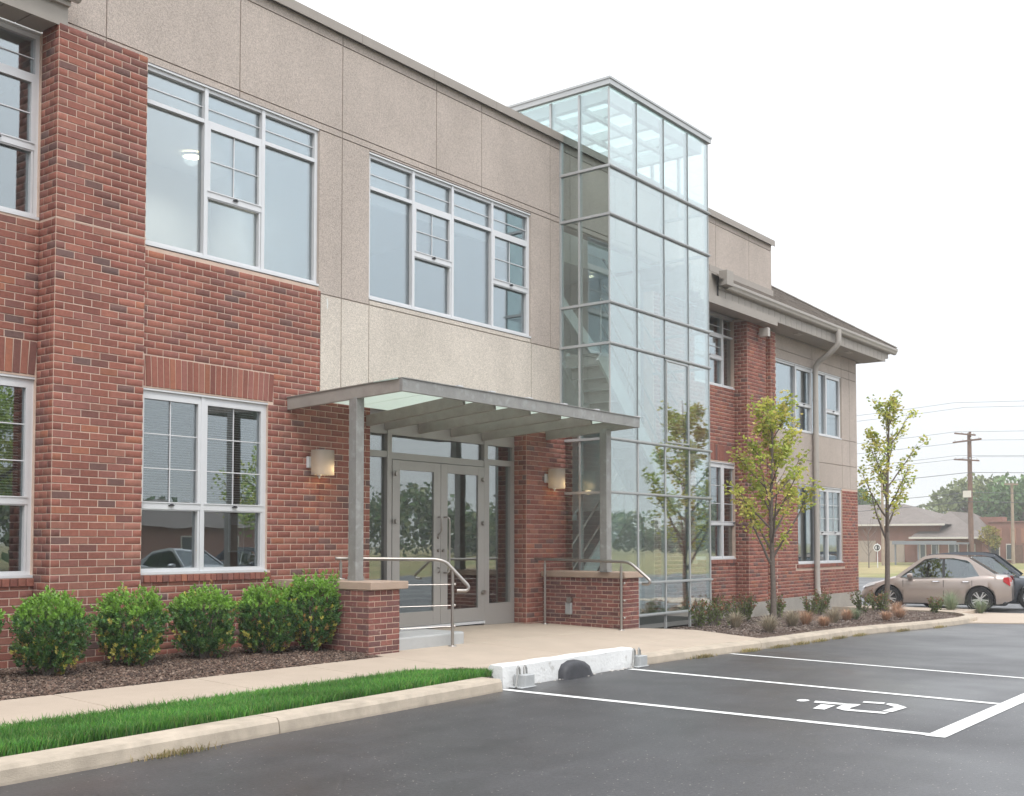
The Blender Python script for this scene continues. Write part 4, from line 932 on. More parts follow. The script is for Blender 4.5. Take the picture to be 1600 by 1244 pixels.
# ================================================================== lawn
random.seed(11)
soil = MB(); soil.add([(-3, -4.16, .115), (9.36, -3.63, .12), (9.36, -3.45, .125), (8.9, -2.965, .142), (-3, -2.965, .142)], [(0, 1, 2, 3, 4)])
tag(soil.build('verge_soil', M['soil'], at=(5, -3.5, .1)), kind='structure')
def blades(n, pos, zf, hh, tones, name, at, wid=.0035, lean=.5, kind='stuff', parent=None, m='grass'):
    xy = np.array([pos() for _ in range(n)]); x, y = xy[:, 0], xy[:, 1]; z = np.array([zf(a, b) for a, b in xy])
    h = rng.uniform(hh[0], hh[1], n); a = rng.uniform(0, 2*np.pi, n); l = rng.uniform(.1, lean, n)*h; a2 = rng.uniform(0, 2*np.pi, n); w = wid*rng.uniform(.7, 1.3, n)
    dx, dy = np.cos(a)*l, np.sin(a)*l; wx, wy = np.cos(a2)*w, np.sin(a2)*w
    V = np.stack([np.stack([x-wx, y-wy, z-.01], 1), np.stack([x+wx, y+wy, z-.01], 1), np.stack([x+dx*.4+wx*.8, y+dy*.4+wy*.8, z+h*.6], 1), np.stack([x+dx*.4-wx*.8, y+dy*.4-wy*.8, z+h*.6], 1), np.stack([x+dx, y+dy, z+h*np.sqrt(np.clip(1-(l/h)**2*.6, .2, 1))], 1)], 1).reshape(-1, 3)
    b = np.arange(n, dtype=np.int32)*5; Q = np.stack([b, b+1, b+2, b+3], 1); T3 = np.stack([b+3, b+2, b+4], 1)
    tn = np.array(tones)[rng.integers(0, len(tones), n)]*rng.uniform(.75, 1.25, (n, 1)); tn = tn*(1+.16*np.sin(x*2.3+1.7*np.sin(y*5))+.10*np.sin(x*7.1+y*9))[:, None]; T = np.repeat(tn, 5, 0)
    T[4::5] *= 1.25
    return fastmesh(name, V, [Q, T3], M[m], parent, at, T, kind=kind)
def lawnpos():
    while 1:
        x = random.uniform(2.2, 9.4); yl = -4.16+(x+3)*.53/12.36+.02; y = random.uniform(yl, -2.955)
        if x > 8.9 and y > -2.97-(x-8.9)*1.05: continue
        if x > 9.36 and y < -3.6: continue
        return x, y
GT_ = [(.085, .26, .035), (.07, .22, .034), (.115, .30, .045), (.06, .18, .034), (.14, .33, .055), (.10, .24, .075), (.20, .28, .09)]
blades(95000, lawnpos, lambda x, y: .125, (.035, .10), GT_, 'lawn', (6, -3.5, .12), lean=.75)
def weed(): 
    c = random.choice([(5.0, -4.13), (13.6, -3.84), (15.0, -3.86), (16.0, -3.86), (16.9, -3.84), (17.7, -3.80), (18.6, -3.78), (19.6, -3.76), (21.5, -3.88), (23.2, -4.05), (25.9, -3.92), (26.4, -3.6)])
    return random.gauss(c[0], .16), c[1]+random.gauss(-.03, .022)
blades(2600, weed, lambda x, y: gz(x), (.02, .07), [(.30, .24, .10), (.36, .27, .13), (.22, .22, .08), (.40, .33, .18)], 'dry_weeds', (18, -3.9, 0), lean=1.2)
def edgepos(): return random.uniform(2.2, 8.9), -2.958+abs(random.gauss(0, .012))
blades(900, edgepos, lambda x, y: .14, (.05, .11), GT_, 'lawn_fringe', (6, -2.96, .14), lean=.9)

# ================================================================== leaves
def leafcloud(P, N, S, T, wide=.5, fold=.25):
    """pointed leaf at P along direction N"""
    n = len(P); N = N/np.linalg.norm(N, axis=1, keepdims=True); U = rng.normal(size=(n, 3)); X = np.cross(N, U); X /= np.linalg.norm(X, axis=1, keepdims=True)+1e-9; Z = np.cross(X, N); S = S[:, None]
    a = P; b = P+N*S*.45+X*S*wide*.5+Z*S*fold*.4; c = P+N*S; d = P+N*S*.45-X*S*wide*.5+Z*S*fold*.4
    V = np.stack([a, b, c, d], 1).reshape(-1, 3); i = np.arange(n, dtype=np.int32)*4
    return V, np.concatenate([np.stack([i, i+1, i+2], 1), np.stack([i, i+2, i+3], 1)]), np.repeat(T, 4, 0)
def shrub(x, y, rx, h, z, seed, label, n=10800):
    global rng; random.seed(seed); rng = np.random.default_rng(seed)
    t = thing('rounded_shrub', label, 'shrub', (x, y, z), group='rounded shrubs along the wall')
    st = MB()
    for i in range(9):
        a = random.uniform(0, 6.28); r = rx*random.uniform(.3, .8); st.tube([(x+random.uniform(-.05, .05), y+random.uniform(-.05, .05), z-.02), (x+r*.5*math.cos(a), y+r*.5*math.sin(a), z+h*.4), (x+r*math.cos(a), y+r*math.sin(a), z+h*.8)], [.012, .009, .004], 5)
    st.build('stems', M['bark'], t)
    # sprigs: leaf whorls on short upright shoots; boxy-round sheared outline
    ns = n//9; P = []; D = []; S = []; T = []
    ph = rng.uniform(0, 6.28, 6)
    for i in range(ns):
        a = rng.uniform(0, 6.28); v = rng.uniform(-1, 1); v = math.copysign(abs(v)**.8, v); q = rng.uniform(.55, 1.02)**.6 if rng.random() < .85 else rng.uniform(.2, .8)
        rr = (1-abs(v)**3.4)**(1/2.6) if v > 0 else (1-abs(v)**2.6)**(1/2.2)*(.97+.08*v); bump = 1+.09*math.sin(2*a+ph[0]+v)+.07*math.sin(5*a+ph[1]+v*3)+.06*math.sin(7*v+ph[2])+.05*math.sin(11*a+ph[3]+5*v)
        px, py, pz = rx*rr*q*math.cos(a)*bump, rx*rr*q*math.sin(a)*bump, h*.53+h*.47*v*q*bump
        dv = np.array([math.cos(a)*.7*rr, math.sin(a)*.7*rr, .75+.3*max(v, 0)]); dv += rng.normal(0, .25, 3); dv /= np.linalg.norm(dv); L = rng.uniform(.035, .075)*(1.9 if v > .8 and rng.random() < .12 else 1)
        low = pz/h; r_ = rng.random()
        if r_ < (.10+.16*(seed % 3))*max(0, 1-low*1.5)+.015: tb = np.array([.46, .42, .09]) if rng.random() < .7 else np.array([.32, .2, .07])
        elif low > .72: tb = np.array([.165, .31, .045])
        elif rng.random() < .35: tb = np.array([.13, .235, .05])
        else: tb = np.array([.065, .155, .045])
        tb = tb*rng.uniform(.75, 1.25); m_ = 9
        for k in range(m_):
            f = k/(m_-1); ang = k*2.4; sd = np.cross(dv, [math.cos(ang), math.sin(ang), .3]); sd /= np.linalg.norm(sd)+1e-6
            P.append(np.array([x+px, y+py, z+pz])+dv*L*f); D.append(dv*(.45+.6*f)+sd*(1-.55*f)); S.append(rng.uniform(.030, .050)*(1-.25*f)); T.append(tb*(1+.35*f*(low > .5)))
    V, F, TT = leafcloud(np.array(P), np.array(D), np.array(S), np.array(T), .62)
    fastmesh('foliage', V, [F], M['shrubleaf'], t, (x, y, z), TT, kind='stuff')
for i, (x, y, rx, h, lab) in enumerate([(6.0, -.72, .335, .80, 'leftmost whole rounded green shrub, in front of the projecting brick pier'), (7.02, -.55, .37, .78, 'second rounded green shrub from the left, yellow leaves at its lower front'), (7.92, -.60, .345, .80, 'third rounded green shrub from the left, below the low window'),
        (8.70, -.74, .31, .79, 'fourth rounded green shrub, touching the tallest one'), (9.30, -.90, .325, .90, 'tallest rounded green shrub beside the stone-capped brick pier'), (5.10, -.55, .38, .80, 'rounded green shrub cut off by the left edge of the picture')]):
    shrub(x, y, rx, h, .205, 40+i, lab)

def lowplant(x, y, h, r, z, seed, label):
    global rng; random.seed(seed); rng = np.random.default_rng(seed)
    t = thing('young_shrub', label, 'shrub', (x, y, z), group='young shrubs in the right bed'); st = MB(); P = []; D = []; S = []; T = []
    for i in range(15):
        a = random.uniform(0, 6.28); rr = r*random.uniform(.15, 1); hh = h*random.uniform(.55, 1.05); p0 = Vector((x+.04*math.cos(a), y+.04*math.sin(a), z-.02)); p1 = Vector((x+rr*.55*math.cos(a), y+rr*.55*math.sin(a), z+hh*.55)); p2 = Vector((x+rr*math.cos(a), y+rr*math.sin(a), z+hh))
        st.tube([p0, p1, p2], [.008, .006, .003], 5)
        for k in range(26):
            f = rng.uniform(.2, 1); p = p0.lerp(p1, f*2) if f < .5 else p1.lerp(p2, f*2-1)
            P.append(np.array(p)+rng.normal(0, .02, 3)); D.append(np.array([math.cos(a)*.6, math.sin(a)*.6, .6])+rng.normal(0, .5, 3)); S.append(rng.uniform(.04, .075))
            T.append((np.array([.15, .19, .06]) if f < .8 or rng.random() < .4 else np.array([.28, .15, .085]))*rng.uniform(.7, 1.4))
    st.build('stems', M['bark'], t); V, F, TT = leafcloud(np.array(P), np.array(D), np.array(S), np.array(T), .55)
    fastmesh('foliage', V, [F], M['leaf'], t, (x, y, z), TT, kind='stuff')
LP = [(18.15, -1.35, .50, .24, 'young shrub with browning tips nearest the glass tower, leftmost of its row'), (18.95, -1.25, .58, .27, 'second young shrub in front of the glass tower'), (19.55, -1.35, .56, .26, 'young shrub at the right corner of the glass tower'),
      (20.9, -.35, .60, .20, 'tall thin young shrub right of the glass tower'), (21.3, -.75, .58, .27, 'bushy young shrub left of the front young tree'), (22.2, -.35, .54, .28, 'young shrub just behind and left of the front tree trunk'), (22.9, -.75, .46, .25, 'low young shrub against the front tree trunk'), (23.5, -.35, .50, .24, 'young shrub in front of the brick pier'),
      (24.1, -1.0, .48, .32, 'broad yellowish young shrub left of the downspout'), (25.2, -.75, .54, .30, 'young shrub below the foot of the downspout'), (26.0, -.55, .60, .32, 'young shrub right of the downspout foot'), (26.7, -1.2, .66, .34, 'tallest young shrub at the building corner'), (27.35, -1.5, .58, .30, 'young shrub in front of the tan sedan, left of the rear tree'), (28.2, -1.0, .52, .30, 'young shrub at the foot of the rear tree'), (27.7, -2.6, .46, .2, 'small bare young shrub near the tip of the bed')]
for i, (x, y, h, r, lab) in enumerate(LP): lowplant(x, y, h, r, bz(x, y)-.02, 70+i, lab)
def tuft(x, y, h, z, tones, seed, label):
    global rng; rng = np.random.default_rng(seed); random.seed(seed)
    a = rng.uniform(0, 6.28, 420); r0 = rng.uniform(0, .05, 420); l = rng.uniform(.25, 1.15, 420)*h*.85; hh = h*rng.uniform(.5, 1.1, 420)*np.clip(1.15-.45*l/h, .3, 1); V = []; F = []; T = []
    for i in range(420):
        c, s = math.cos(a[i]), math.sin(a[i]); p = np.array([x+c*r0[i], y+s*r0[i], z-.01]); m = p+np.array([c*l[i]*.35, s*l[i]*.35, hh[i]*.75]); e = p+np.array([c*l[i], s*l[i], hh[i]]); w = np.array([-s, c, 0])*.0035
        V += [p-w, p+w, m+w, m-w, e]; k = i*5; F += [(k, k+1, k+2), (k, k+2, k+3), (k+3, k+2, k+4)]; T += [np.array(tones[i % len(tones)])*rng.uniform(.75, 1.3)]*5
    o = fastmesh('grass_tuft', np.array(V), [np.array(F, np.int32)], M['grass'], None, (x, y, z), np.array(T)); tag(o, label, 'grass tuft', 'ornamental grass tufts in the right bed')
TAN = [(.56, .36, .24), (.48, .31, .22), (.64, .44, .30)]; GRY = [(.46, .39, .29), (.36, .31, .24), (.54, .47, .35)]; GRN = [(.24, .32, .19), (.30, .36, .24), (.38, .40, .27)]
for i, (x, y, h, tn, lab) in enumerate([(18.45, -1.95, .34, GRY, 'greyish grass tuft in front of the glass tower, leftmost tuft'), (18.1, -2.75, .34, GRY, 'greyish grass tuft nearest the paving'), (19.75, -2.45, .36, GRY, 'pale upright grass tuft right of the front tree trunk'), (20.6, -2.35, .32, TAN, 'reddish tan grass tuft, first right of the front tree'), (21.5, -2.55, .34, GRY, 'dark dry grass tuft in the middle of the bed'), (22.7, -2.35, .27, TAN, 'small reddish tuft beside the green one'), (23.3, -2.3, .26, GRN, 'small green-grey grass tuft between reddish ones'),
      (23.5, -2.9, .24, TAN, 'low spreading reddish tuft near the kerb'), (24.5, -2.85, .25, TAN, 'low reddish tuft towards the end of the bed'), (25.5, -2.45, .36, TAN, 'largest tan grass tuft near the end of the bed'), (29.9, -2.35, .62, GRN, 'tall green grass clump in front of the rear wheel of the tan sedan'), (30.2, -3.0, .40, GRN, 'low green grass clump in front of the rear wheel'), (20.15, -2.9, .22, TAN, 'tiny reddish tuft at the kerb near the front tree')]):
    tuft(x, y, h, bz(x, y) if x < 28.5 else gz(x)+.02, tn, 120+i, lab)
# little bed strip where the rear tree stands
eb = 0 and MB().prism([(27.05, -1.2), (27.6, -2.2), (30.6, -3.6), (30.9, -3.0), (30.6, .6), (27.25, .4)], lambda x, y: gz(x)-.1, lambda x, y: gz(x)+.112)
eb and tag(eb.build('tree_bed', M['mulch'], at=(29, -1, -.2)), kind='structure')

# ================================================================== young trees
def tree(label, x, y, z, H, seed, branches, nleaf, ltones, lsz, trunk_r, lean=(0, 0), fork=.34):
    global rng; random.seed(seed); rng = np.random.default_rng(seed)
    t = thing('young_tree', label, 'tree', (x, y, z)); tr = MB(); pts = []; rs = []
    for i in range(12):
        f = i/11; pts.append(Vector((x+lean[0]*f+.03*math.sin(f*9+seed), y+lean[1]*f+.03*math.cos(f*7+seed), z-.05+(H+.05)*f))); rs.append(max(.006, trunk_r*(1-f)**.8+.004)*(1.25 if i == 0 else 1))
    tr.tube(pts, rs, 10); tr.build('trunk', M['bark'], t, smooth=True)
    def at(f):
        q = f*11; i = min(10, int(q)); return pts[i].lerp(pts[i+1], q-i)
    br = MB(); tips = []
    for (f, az, ln, el) in branches:
        p = at(f); d = Vector((math.cos(az)*math.cos(el), math.sin(az)*math.cos(el), math.sin(el))); P = [p]
        for k in range(7):
            d = (d+Vector((random.uniform(-.10, .10), random.uniform(-.10, .10), .09))).normalized(); P.append(P[-1]+d*ln/7)
        r0 = trunk_r*(1-f)*.5+.006; br.tube(P, [r0*(1-k/7.6)+.002 for k in range(8)], 6)
        for k in range(2, 8): tips.append((P[k], d, .6 if k < 4 else 1))
        for k in range(2, 7):
            a2 = az+random.choice([-1, 1])*random.uniform(.4, 1.2); e2 = el*.6+random.uniform(-.2, .4); l2 = ln*random.uniform(.15, .36); d2 = Vector((math.cos(a2)*math.cos(e2), math.sin(a2)*math.cos(e2), math.sin(e2))); Q = [P[k]]
            for j in range(4): d2 = (d2+Vector((random.uniform(-.15, .15), random.uniform(-.15, .15), .06))).normalized(); Q.append(Q[-1]+d2*l2/4)
            br.tube(Q, [.006, .005, .004, .003, .002], 5)
            for j in (2, 3, 4): tips.append((Q[j], d2, 1))
    br.build('branches', M['bark'], t)
    P = []; D = []; S = []; T = []; wts = [w for _, _, w in tips]
    while len(P) < nleaf:
        p, d, w = random.choices(tips, wts)[0]; c = np.array(p)+rng.normal(0, .035, 3); tb = np.array(random.choice(ltones))*rng.uniform(.8, 1.25)
        for j in range(rng.integers(4, 9)):     # a leaf spray of lobed leaves: three blades each
            q = c+rng.normal(0, .06, 3); dr = np.array(d)*.4+rng.normal(0, .6, 3)+np.array([0, 0, -.25]); s = rng.uniform(*lsz)
            for g_ in (-.75, 0, .75):
                sd = np.cross(dr, [0, 0, 1.0])+1e-3; P.append(q); D.append(dr/np.linalg.norm(dr)+sd/np.linalg.norm(sd)*g_); S.append(s*(1 if g_ == 0 else .8)); T.append(tb*(1+rng.normal(0, .08)))
    V, F, TT = leafcloud(np.array(P), np.array(D), np.array(S), np.array(T), .6, .2)
    fastmesh('crown', V, [F], M['leaf'], t, (x, y, z), TT, kind='stuff')
YG = [(.60, .62, .13), (.50, .56, .11), (.66, .64, .17), (.66, .57, .20), (.42, .50, .11)]
random.seed(5)
b1_ = [(.22+.67*(i/21)**1.0, i*2.399+.4, (1.55-1.05*(i/21))*random.uniform(.8, 1.15), .75+random.uniform(-.15, .2)) for i in range(22)]
tree('young tree with yellow-green leaves in front of the brick wing', 20.2, -1.84, .0, 4.45, 21, b1_, 7600, YG, (.06, .10), .055, (.02, -.05))
b2_ = [(.33+.6*(i/17), i*2.399+1.2, (1.75-1.2*(i/17))*random.uniform(.75, 1.1), .85+random.uniform(-.15, .2)) for i in range(18)]
tree('young tree with yellow-green leaves in front of the tan sedan', 27.9, -1.35, -.2, 5.45, 33, b2_, 4900, YG+[(.30, .36, .08)], (.06, .10), .07, (-.05, -.2))
# ================================================================== cars
M['carglass'] = glass('car_glass', (.22, .26, .25), .16, (.9, .97, 1)); M['tyre'] = mat('tyre', (.018, .018, .019), .8, spec=.3); M['rim'] = mat('alloy', (.68, .68, .69), .3, metal=.8)
M['chrome'] = mat('chrome', (.75, .75, .76), .15, metal=1); M['tail'] = mat('tail_lens', (.45, .02, .025), .2, spec=.6); M['head'] = mat('head_lens', (.75, .78, .8), .12, spec=.7, metal=.2); M['plastic'] = mat('black_trim', (.02, .02, .022), .5); M['cabin'] = mat('car_interior', (.06, .055, .05), .9)
def carpaint(n, c, metal=.35):
    m = mat(n, c, .32, metal=metal, spec=.5); p = m.node_tree.nodes['Principled BSDF']; p.inputs['Coat Weight'].default_value = .7; p.inputs['Coat Roughness'].default_value = .08; return m
def car(label, at, heading, paint, L=4.5, H=1.47, Wd=1.76, suv=0, group=None, simple=False):
    t = thing('parked_car', label, 'car', at, heading, group); h2 = L/2; rw = .335 if not suv else .36; wf, wr = h2*.615, -h2*.60; B_ = MB(); belt = .90+.06*suv
    def lerp(ps, u):
        for (a, x), (b, y) in zip(ps[:-1], ps[1:]):
            if a <= u <= b: s = (u-a)/(b-a); s = s*s*(3-2*s); return x+(y-x)*s
        return ps[0][1] if u < ps[0][0] else ps[-1][1]
    top = [(-h2, .80), (-h2*.97, .98+.04*suv), (-h2*.72, 1.0+.03*suv), (-h2*.3, belt+.03), (h2*.32, belt), (h2*.5, .92), (h2*.86, .74), (h2*.97, .62), (h2, .50)]
    def hw(u): return Wd/2*(1-.22*abs(u/h2)**5)
    us = sorted(set([round(-h2+L*i/34, 3) for i in range(35)]+[round(w+d, 3) for w in (wf, wr) for d in (-.40, -.37, -.34, -.28, -.2, -.1, 0, .1, .2, .28, .34, .37, .40)]))
    rows = []
    for u in us:
        zt = lerp(top, u); w = hw(u); zb = .21+.10*max(0, abs(u/h2)-.86)/.14
        for wc in (wf, wr):
            d = abs(u-wc)
            if d < .375: zb = max(zb, rw+math.sqrt(.376**2-d*d)*.98)
        zc = max(zb+.02, min(zt-.16, .62)); prof = [(w*.955, zb), (w*.99, (zb+zc)/2), (w, zc), (w*.985, max(zc+.01, zt-.14)), (w*.955, zt-.045), (w*.90, zt-.008), (w*.6, zt+.012), (0, zt+.022)]
        rows.append([(u, y, z) for y, z in prof]+[(u, -y, z) for y, z in reversed(prof[:-1])])
    m = len(rows[0]); vs = [p for r in rows for p in r]; fs = []
    for i in range(len(rows)-1):
        for k in range(m-1): fs.append((i*m+k, (i+1)*m+k, (i+1)*m+k+1, i*m+k+1))
    fs.append(tuple(range(m))); fs.append(tuple(range(len(vs)-1, len(vs)-m-1, -1)))
    B_.add(vs, fs)
    # roof and pillars
    if suv: O = [(h2*.47, belt), (h2*.16, H-.06), (h2*.02, H), (-h2*.35, H), (-h2*.66, H-.07), (-h2*.90, belt+.10)]
    else: O = [(h2*.50, belt-.0), (h2*.13, H-.045), (-h2*.0, H), (-h2*.26, H-.01), (-h2*.44, H-.07), (-h2*.80, belt+.06)]
    def cw(z): return Wd/2*(.915-.22*(max(0, z-belt)/(H-belt))**1.1)
    def spl(O, n=6):
        out = []
        for i in range(len(O)-1):
            for k in range(n):
                s = k/n; out.append((O[i][0]+(O[i+1][0]-O[i][0])*s, O[i][1]+(O[i+1][1]-O[i][1])*s))
        return out+[O[-1]]
    rf = MB(); seq = O[1:-1]; S_ = spl(seq, 4); vs = []
    for u, z in S_:
        w = cw(z); vs += [(u, w*1.0, z-.035), (u, w*.94, z-.008), (u, w*.5, z+.014), (u, 0, z+.02), (u, -w*.5, z+.014), (u, -w*.94, z-.008), (u, -w*1.0, z-.035)]
    k7 = 7; fs = [(i*k7+j, (i+1)*k7+j, (i+1)*k7+j+1, i*k7+j+1) for i in range(len(S_)-1) for j in range(6)]
    rf.add(vs, fs)
    def side(u, z, s, o=0): return (u, s*(cw(z)+o), z)
    for s in (1, -1):      # pillars and roof rail on each side
        def strip(a, b, w0):
            (ua, za), (ub, zb_) = a, b; d = Vector((ub-ua, 0, zb_-za)).normalized(); n_ = Vector((-d.z, 0, d.x))*w0/2
            P = [side(ua-n_.x, za-n_.z, s), side(ua+n_.x, za+n_.z, s), side(ub+n_.x, zb_+n_.z, s), side(ub-n_.x, zb_-n_.z, s)]
            Q = [(p[0], p[1]-s*.04, p[2]) for p in P]; rf.add(P+Q, [(0, 1, 2, 3), (7, 6, 5, 4), (0, 4, 5, 1), (1, 5, 6, 2), (2, 6, 7, 3), (3, 7, 4, 0)])
        for a, b in zip(O[:-1], O[1:]): strip(a, b, .085)
        # sail panel at the rear
        P = [side(O[-1][0]-.05, belt-.02, s), side(O[-2][0]-.30, belt-.02, s), side(O[-2][0]-.04, O[-2][1]-.02, s), side(O[-1][0], O[-1][1], s)]; rf.add(P, [(0, 1, 2, 3)])
    bd = B_.build('body', paint, t, local=True, smooth=True); rf.build('roof', paint, t, local=True, smooth=True)
    MB().box(-h2*.62, h2*.42, -Wd*.40, Wd*.40, .3, belt-.02).build('cabin_floor', M['cabin'], t, local=True)
    if not simple:
        for x in (h2*.10, -h2*.35):
            sb = MB()
            for y in (-.38, .38): sb.box(x-.08, x+.06, y-.24, y+.24, belt-.1, belt+.28).box(x-.06, x+.03, y-.12, y+.12, belt+.30, belt+.43)
            sb.build('seat', M['cabin'], t, local=True, bevel=.03)
    def gl(name, a, b, w0=1.0):
        P = []
        for (u, z) in (a, b):
            for f in (-.97, -.5, 0, .5, .97): P.append((u+.0, f*cw(z), z+.012*(1-f*f)+.004))
        MB().add(P, [(i, i+1, i+6, i+5) for i in range(4)]).build(name, M['carglass'], t, local=True, smooth=True)
    gl('windscreen', (O[0][0]-.015, O[0][1]+.01), O[1]); gl('rear_window', O[-2], O[-1])
    a0, a1 = O[0], O[1]
    for s in (1, -1):
        zb_, zt_ = belt+.015, H-.085; xb = -h2*.13
        fw_ = lambda z: a0[0]-.13+(a1[0]-a0[0])*(z-a0[1])/(a1[1]-a0[1])
        rear = lambda z: O[-2][0]-.10+(O[-2][1]-z)*(-.55 if not suv else -.35)
        polys = [('side_window', [(fw_(zb_), zb_), (fw_(zt_-.03), zt_-.03), (fw_(zt_-.03)-.12, zt_), (xb+.035, zt_+.005), (xb+.035, zb_)]), ('side_window', [(xb-.035, zb_), (xb-.035, zt_+.005), (O[3][0]+.05, zt_), (O[3][0]-.16, zt_-.04), (-h2*.50, zt_-.13), (-h2*.60, zb_+.04), (-h2*.60, zb_)])]
        for nme, pl in polys:
            MB().add([side(u, z, s, .008) for u, z in pl], [tuple(range(len(pl)))]).build(nme, M['carglass'], t, local=True)
        MB().add([side(xb-.034, zb_, s, .010), side(xb+.034, zb_, s, .010), side(xb+.034, zt_, s, .010), side(xb-.034, zt_, s, .010)], [(0, 1, 2, 3)]).build('pillar_trim', M['chrome'] if suv else M['plastic'], t, local=True)
        tr = MB(); tr.bar((fw_(zb_)+.02, s*(cw(belt)+.012), zb_-.008), (-h2*.62, s*(cw(belt)+.012), zb_-.004), .012, .018); tr.build('belt_trim', M['chrome'], t, local=True)
        sm = MB()
        for u in (h2*.41, xb, -h2*.50):
            zl = [.30, .5, .72, belt-.05]; 
            for z0_, z1_ in zip(zl[:-1], zl[1:]): y = s*(hw(u)*.995+.002); sm.box(u-.006, u+.006, min(y, y-s*.02), max(y, y-s*.02), z0_, z1_)
        sm.build('door_seam', M['plastic'], t, local=True)
        for u in (xb+.20, -h2*.42):
            MB().tube([(u+.10, s*(hw(u)*.985), .80), (u+.07, s*(hw(u)+.03), .805), (u-.07, s*(hw(u)+.03), .81), (u-.10, s*(hw(u)*.985), .805)], .014, 6).build('door_handle', M['chrome'] if not suv else M['plastic'], t, local=True, smooth=True)
        mm = MB(); mm.lathe([(0, .10), (.055, .085), (.075, .03), (.07, -.05), (0, -.06)], (0, 0, 0), 12, 'x'); mm.v = [(x+h2*.30, y*1.5+s*(Wd/2+.06), z+belt+.06) for x, y, z in mm.v]
        mm.build('mirror', paint, t, local=True, smooth=True)
        hl = MB(); hl.add([(h2*.80, s*hw(h2*.80)*1.004, .70), (h2*.97, s*hw(h2*.97)*.99, .60), (h2*1.0, s*hw(h2)*.80, .55), (h2*.985, s*hw(h2)*.80, .62), (h2*.90, s*hw(h2*.9)*.92, .725), (h2*.80, s*hw(h2*.80)*.97, .755)], [(0, 1, 4, 5), (1, 2, 3, 4)])
        hl.build('headlight', M['head'], t, local=True)
        tl = MB(); tl.add([(-h2*.90, s*(hw(h2*.90)+.008), .93), (-h2*.90, s*(hw(h2*.90)+.008), .82), (-h2*.985, s*(hw(h2*.985)+.008), .70), (-h2*1.004, s*hw(h2)*.72, .74), (-h2*1.0, s*hw(h2)*.76, .90), (-h2*.965, s*(hw(h2*.965)+.003), .95)], [(0, 1, 2, 5), (2, 3, 4, 5)])
        tl.build('tail_light', M['tail'], t, local=True)
        for wc in (wf, wr):
            yo = s*(Wd/2-.015); w = MB(); w.lathe([(rw*.66, -.20), (rw*.93, -.20), (rw, -.17), (rw, -.03), (rw*.94, 0), (rw*.68, .004), (rw*.66, -.03)], (0, 0, 0), 28, 'y'); w.v = [(x+wc, y*s+yo, z+rw) for x, y, z in w.v]
            wo_ = w.build('wheel', M['tyre'], t, local=True, smooth=True)
            r_ = MB(); r_.lathe([(rw*.69, .0), (rw*.66, -.012), (rw*.62, -.03)], (0, 0, 0), 28, 'y'); r_.lathe([(0, -.002), (rw*.16, -.006), (rw*.17, -.05)], (0, 0, 0), 16, 'y')
            for k in range(10):
                a = 2*math.pi*k/10+(.12 if k % 2 else -.12); r_.bar((rw*.12*math.cos(a), -.018, rw*.12*math.sin(a)), (rw*.66*math.cos(a*1.0), -.014, rw*.66*math.sin(a)), .032, .03, (0, 1, 0))
            r_.v = [(x+wc, y*s+yo, z+rw) for x, y, z in r_.v]; r_.build('rim', M['rim'], wo_, local=True)
            bk = MB(); bk.lathe([(0, -.07), (rw*.66, -.07), (rw*.66, -.18)], (0, 0, 0), 20, 'y'); bk.v = [(x+wc, y*s+yo, z+rw) for x, y, z in bk.v]; bk.build('brake_disc', M['plastic'], wo_, local=True)
            wl = MB(); wl.lathe([(.372, -.30), (.374, .0)], (0, 0, 0), 24, 'y'); wl.v = [(x+wc, y*s+s*(Wd/2-.03), z+rw) for x, y, z in wl.v if True]; wl.build('wheel_well', M['plastic'], t, local=True)
    MB().box(-h2*.94, h2*.94, -Wd*.42, Wd*.42, .17, .30).build('underbody', M['plastic'], t, local=True, bevel=.05)
    return t
P1 = carpaint('taupe_paint', (.39, .325, .29), .45); P2 = carpaint('slate_paint', (.035, .042, .055), .3); P3 = carpaint('silver_paint', (.50, .51, .52), .5); P4 = carpaint('pale_paint', (.62, .61, .57), .1); P5 = carpaint('teal_paint', (.20, .34, .35), .3)
hd = math.atan2(2.32, -.45)
car('taupe four-door sedan parked beyond the end of the building', (32.45, -1.23, gz(32)-.01), hd, P1, L=3.92, H=1.50, Wd=1.74)
car('dark slate-blue car half hidden behind the taupe sedan', (34.45, -1.95, gz(34)), math.pi+hd, P2, L=4.3, H=1.58, Wd=1.84, suv=1)
# the row across the lot, seen mirrored in the doors and windows
rowc = [('silver sedan in the row across the lot mirrored in the low window', 8.5, P3, 0), ('pale estate car across the lot mirrored in the left door', 14.2, P4, 1), ('teal sedan across the lot mirrored in the right door', 20.0, P5, 0), ('dark car across the lot mirrored in the glass tower', 27.5, P2, 1), ('silver car across the lot mirrored beside the teal one', 24.0, P3, 0)]
for lab, x, p, s in rowc: car(lab, (x, -21.5, gz(x)), math.pi/2, p, 4.4, 1.48 if not s else 1.62, 1.78, s, simple=True)

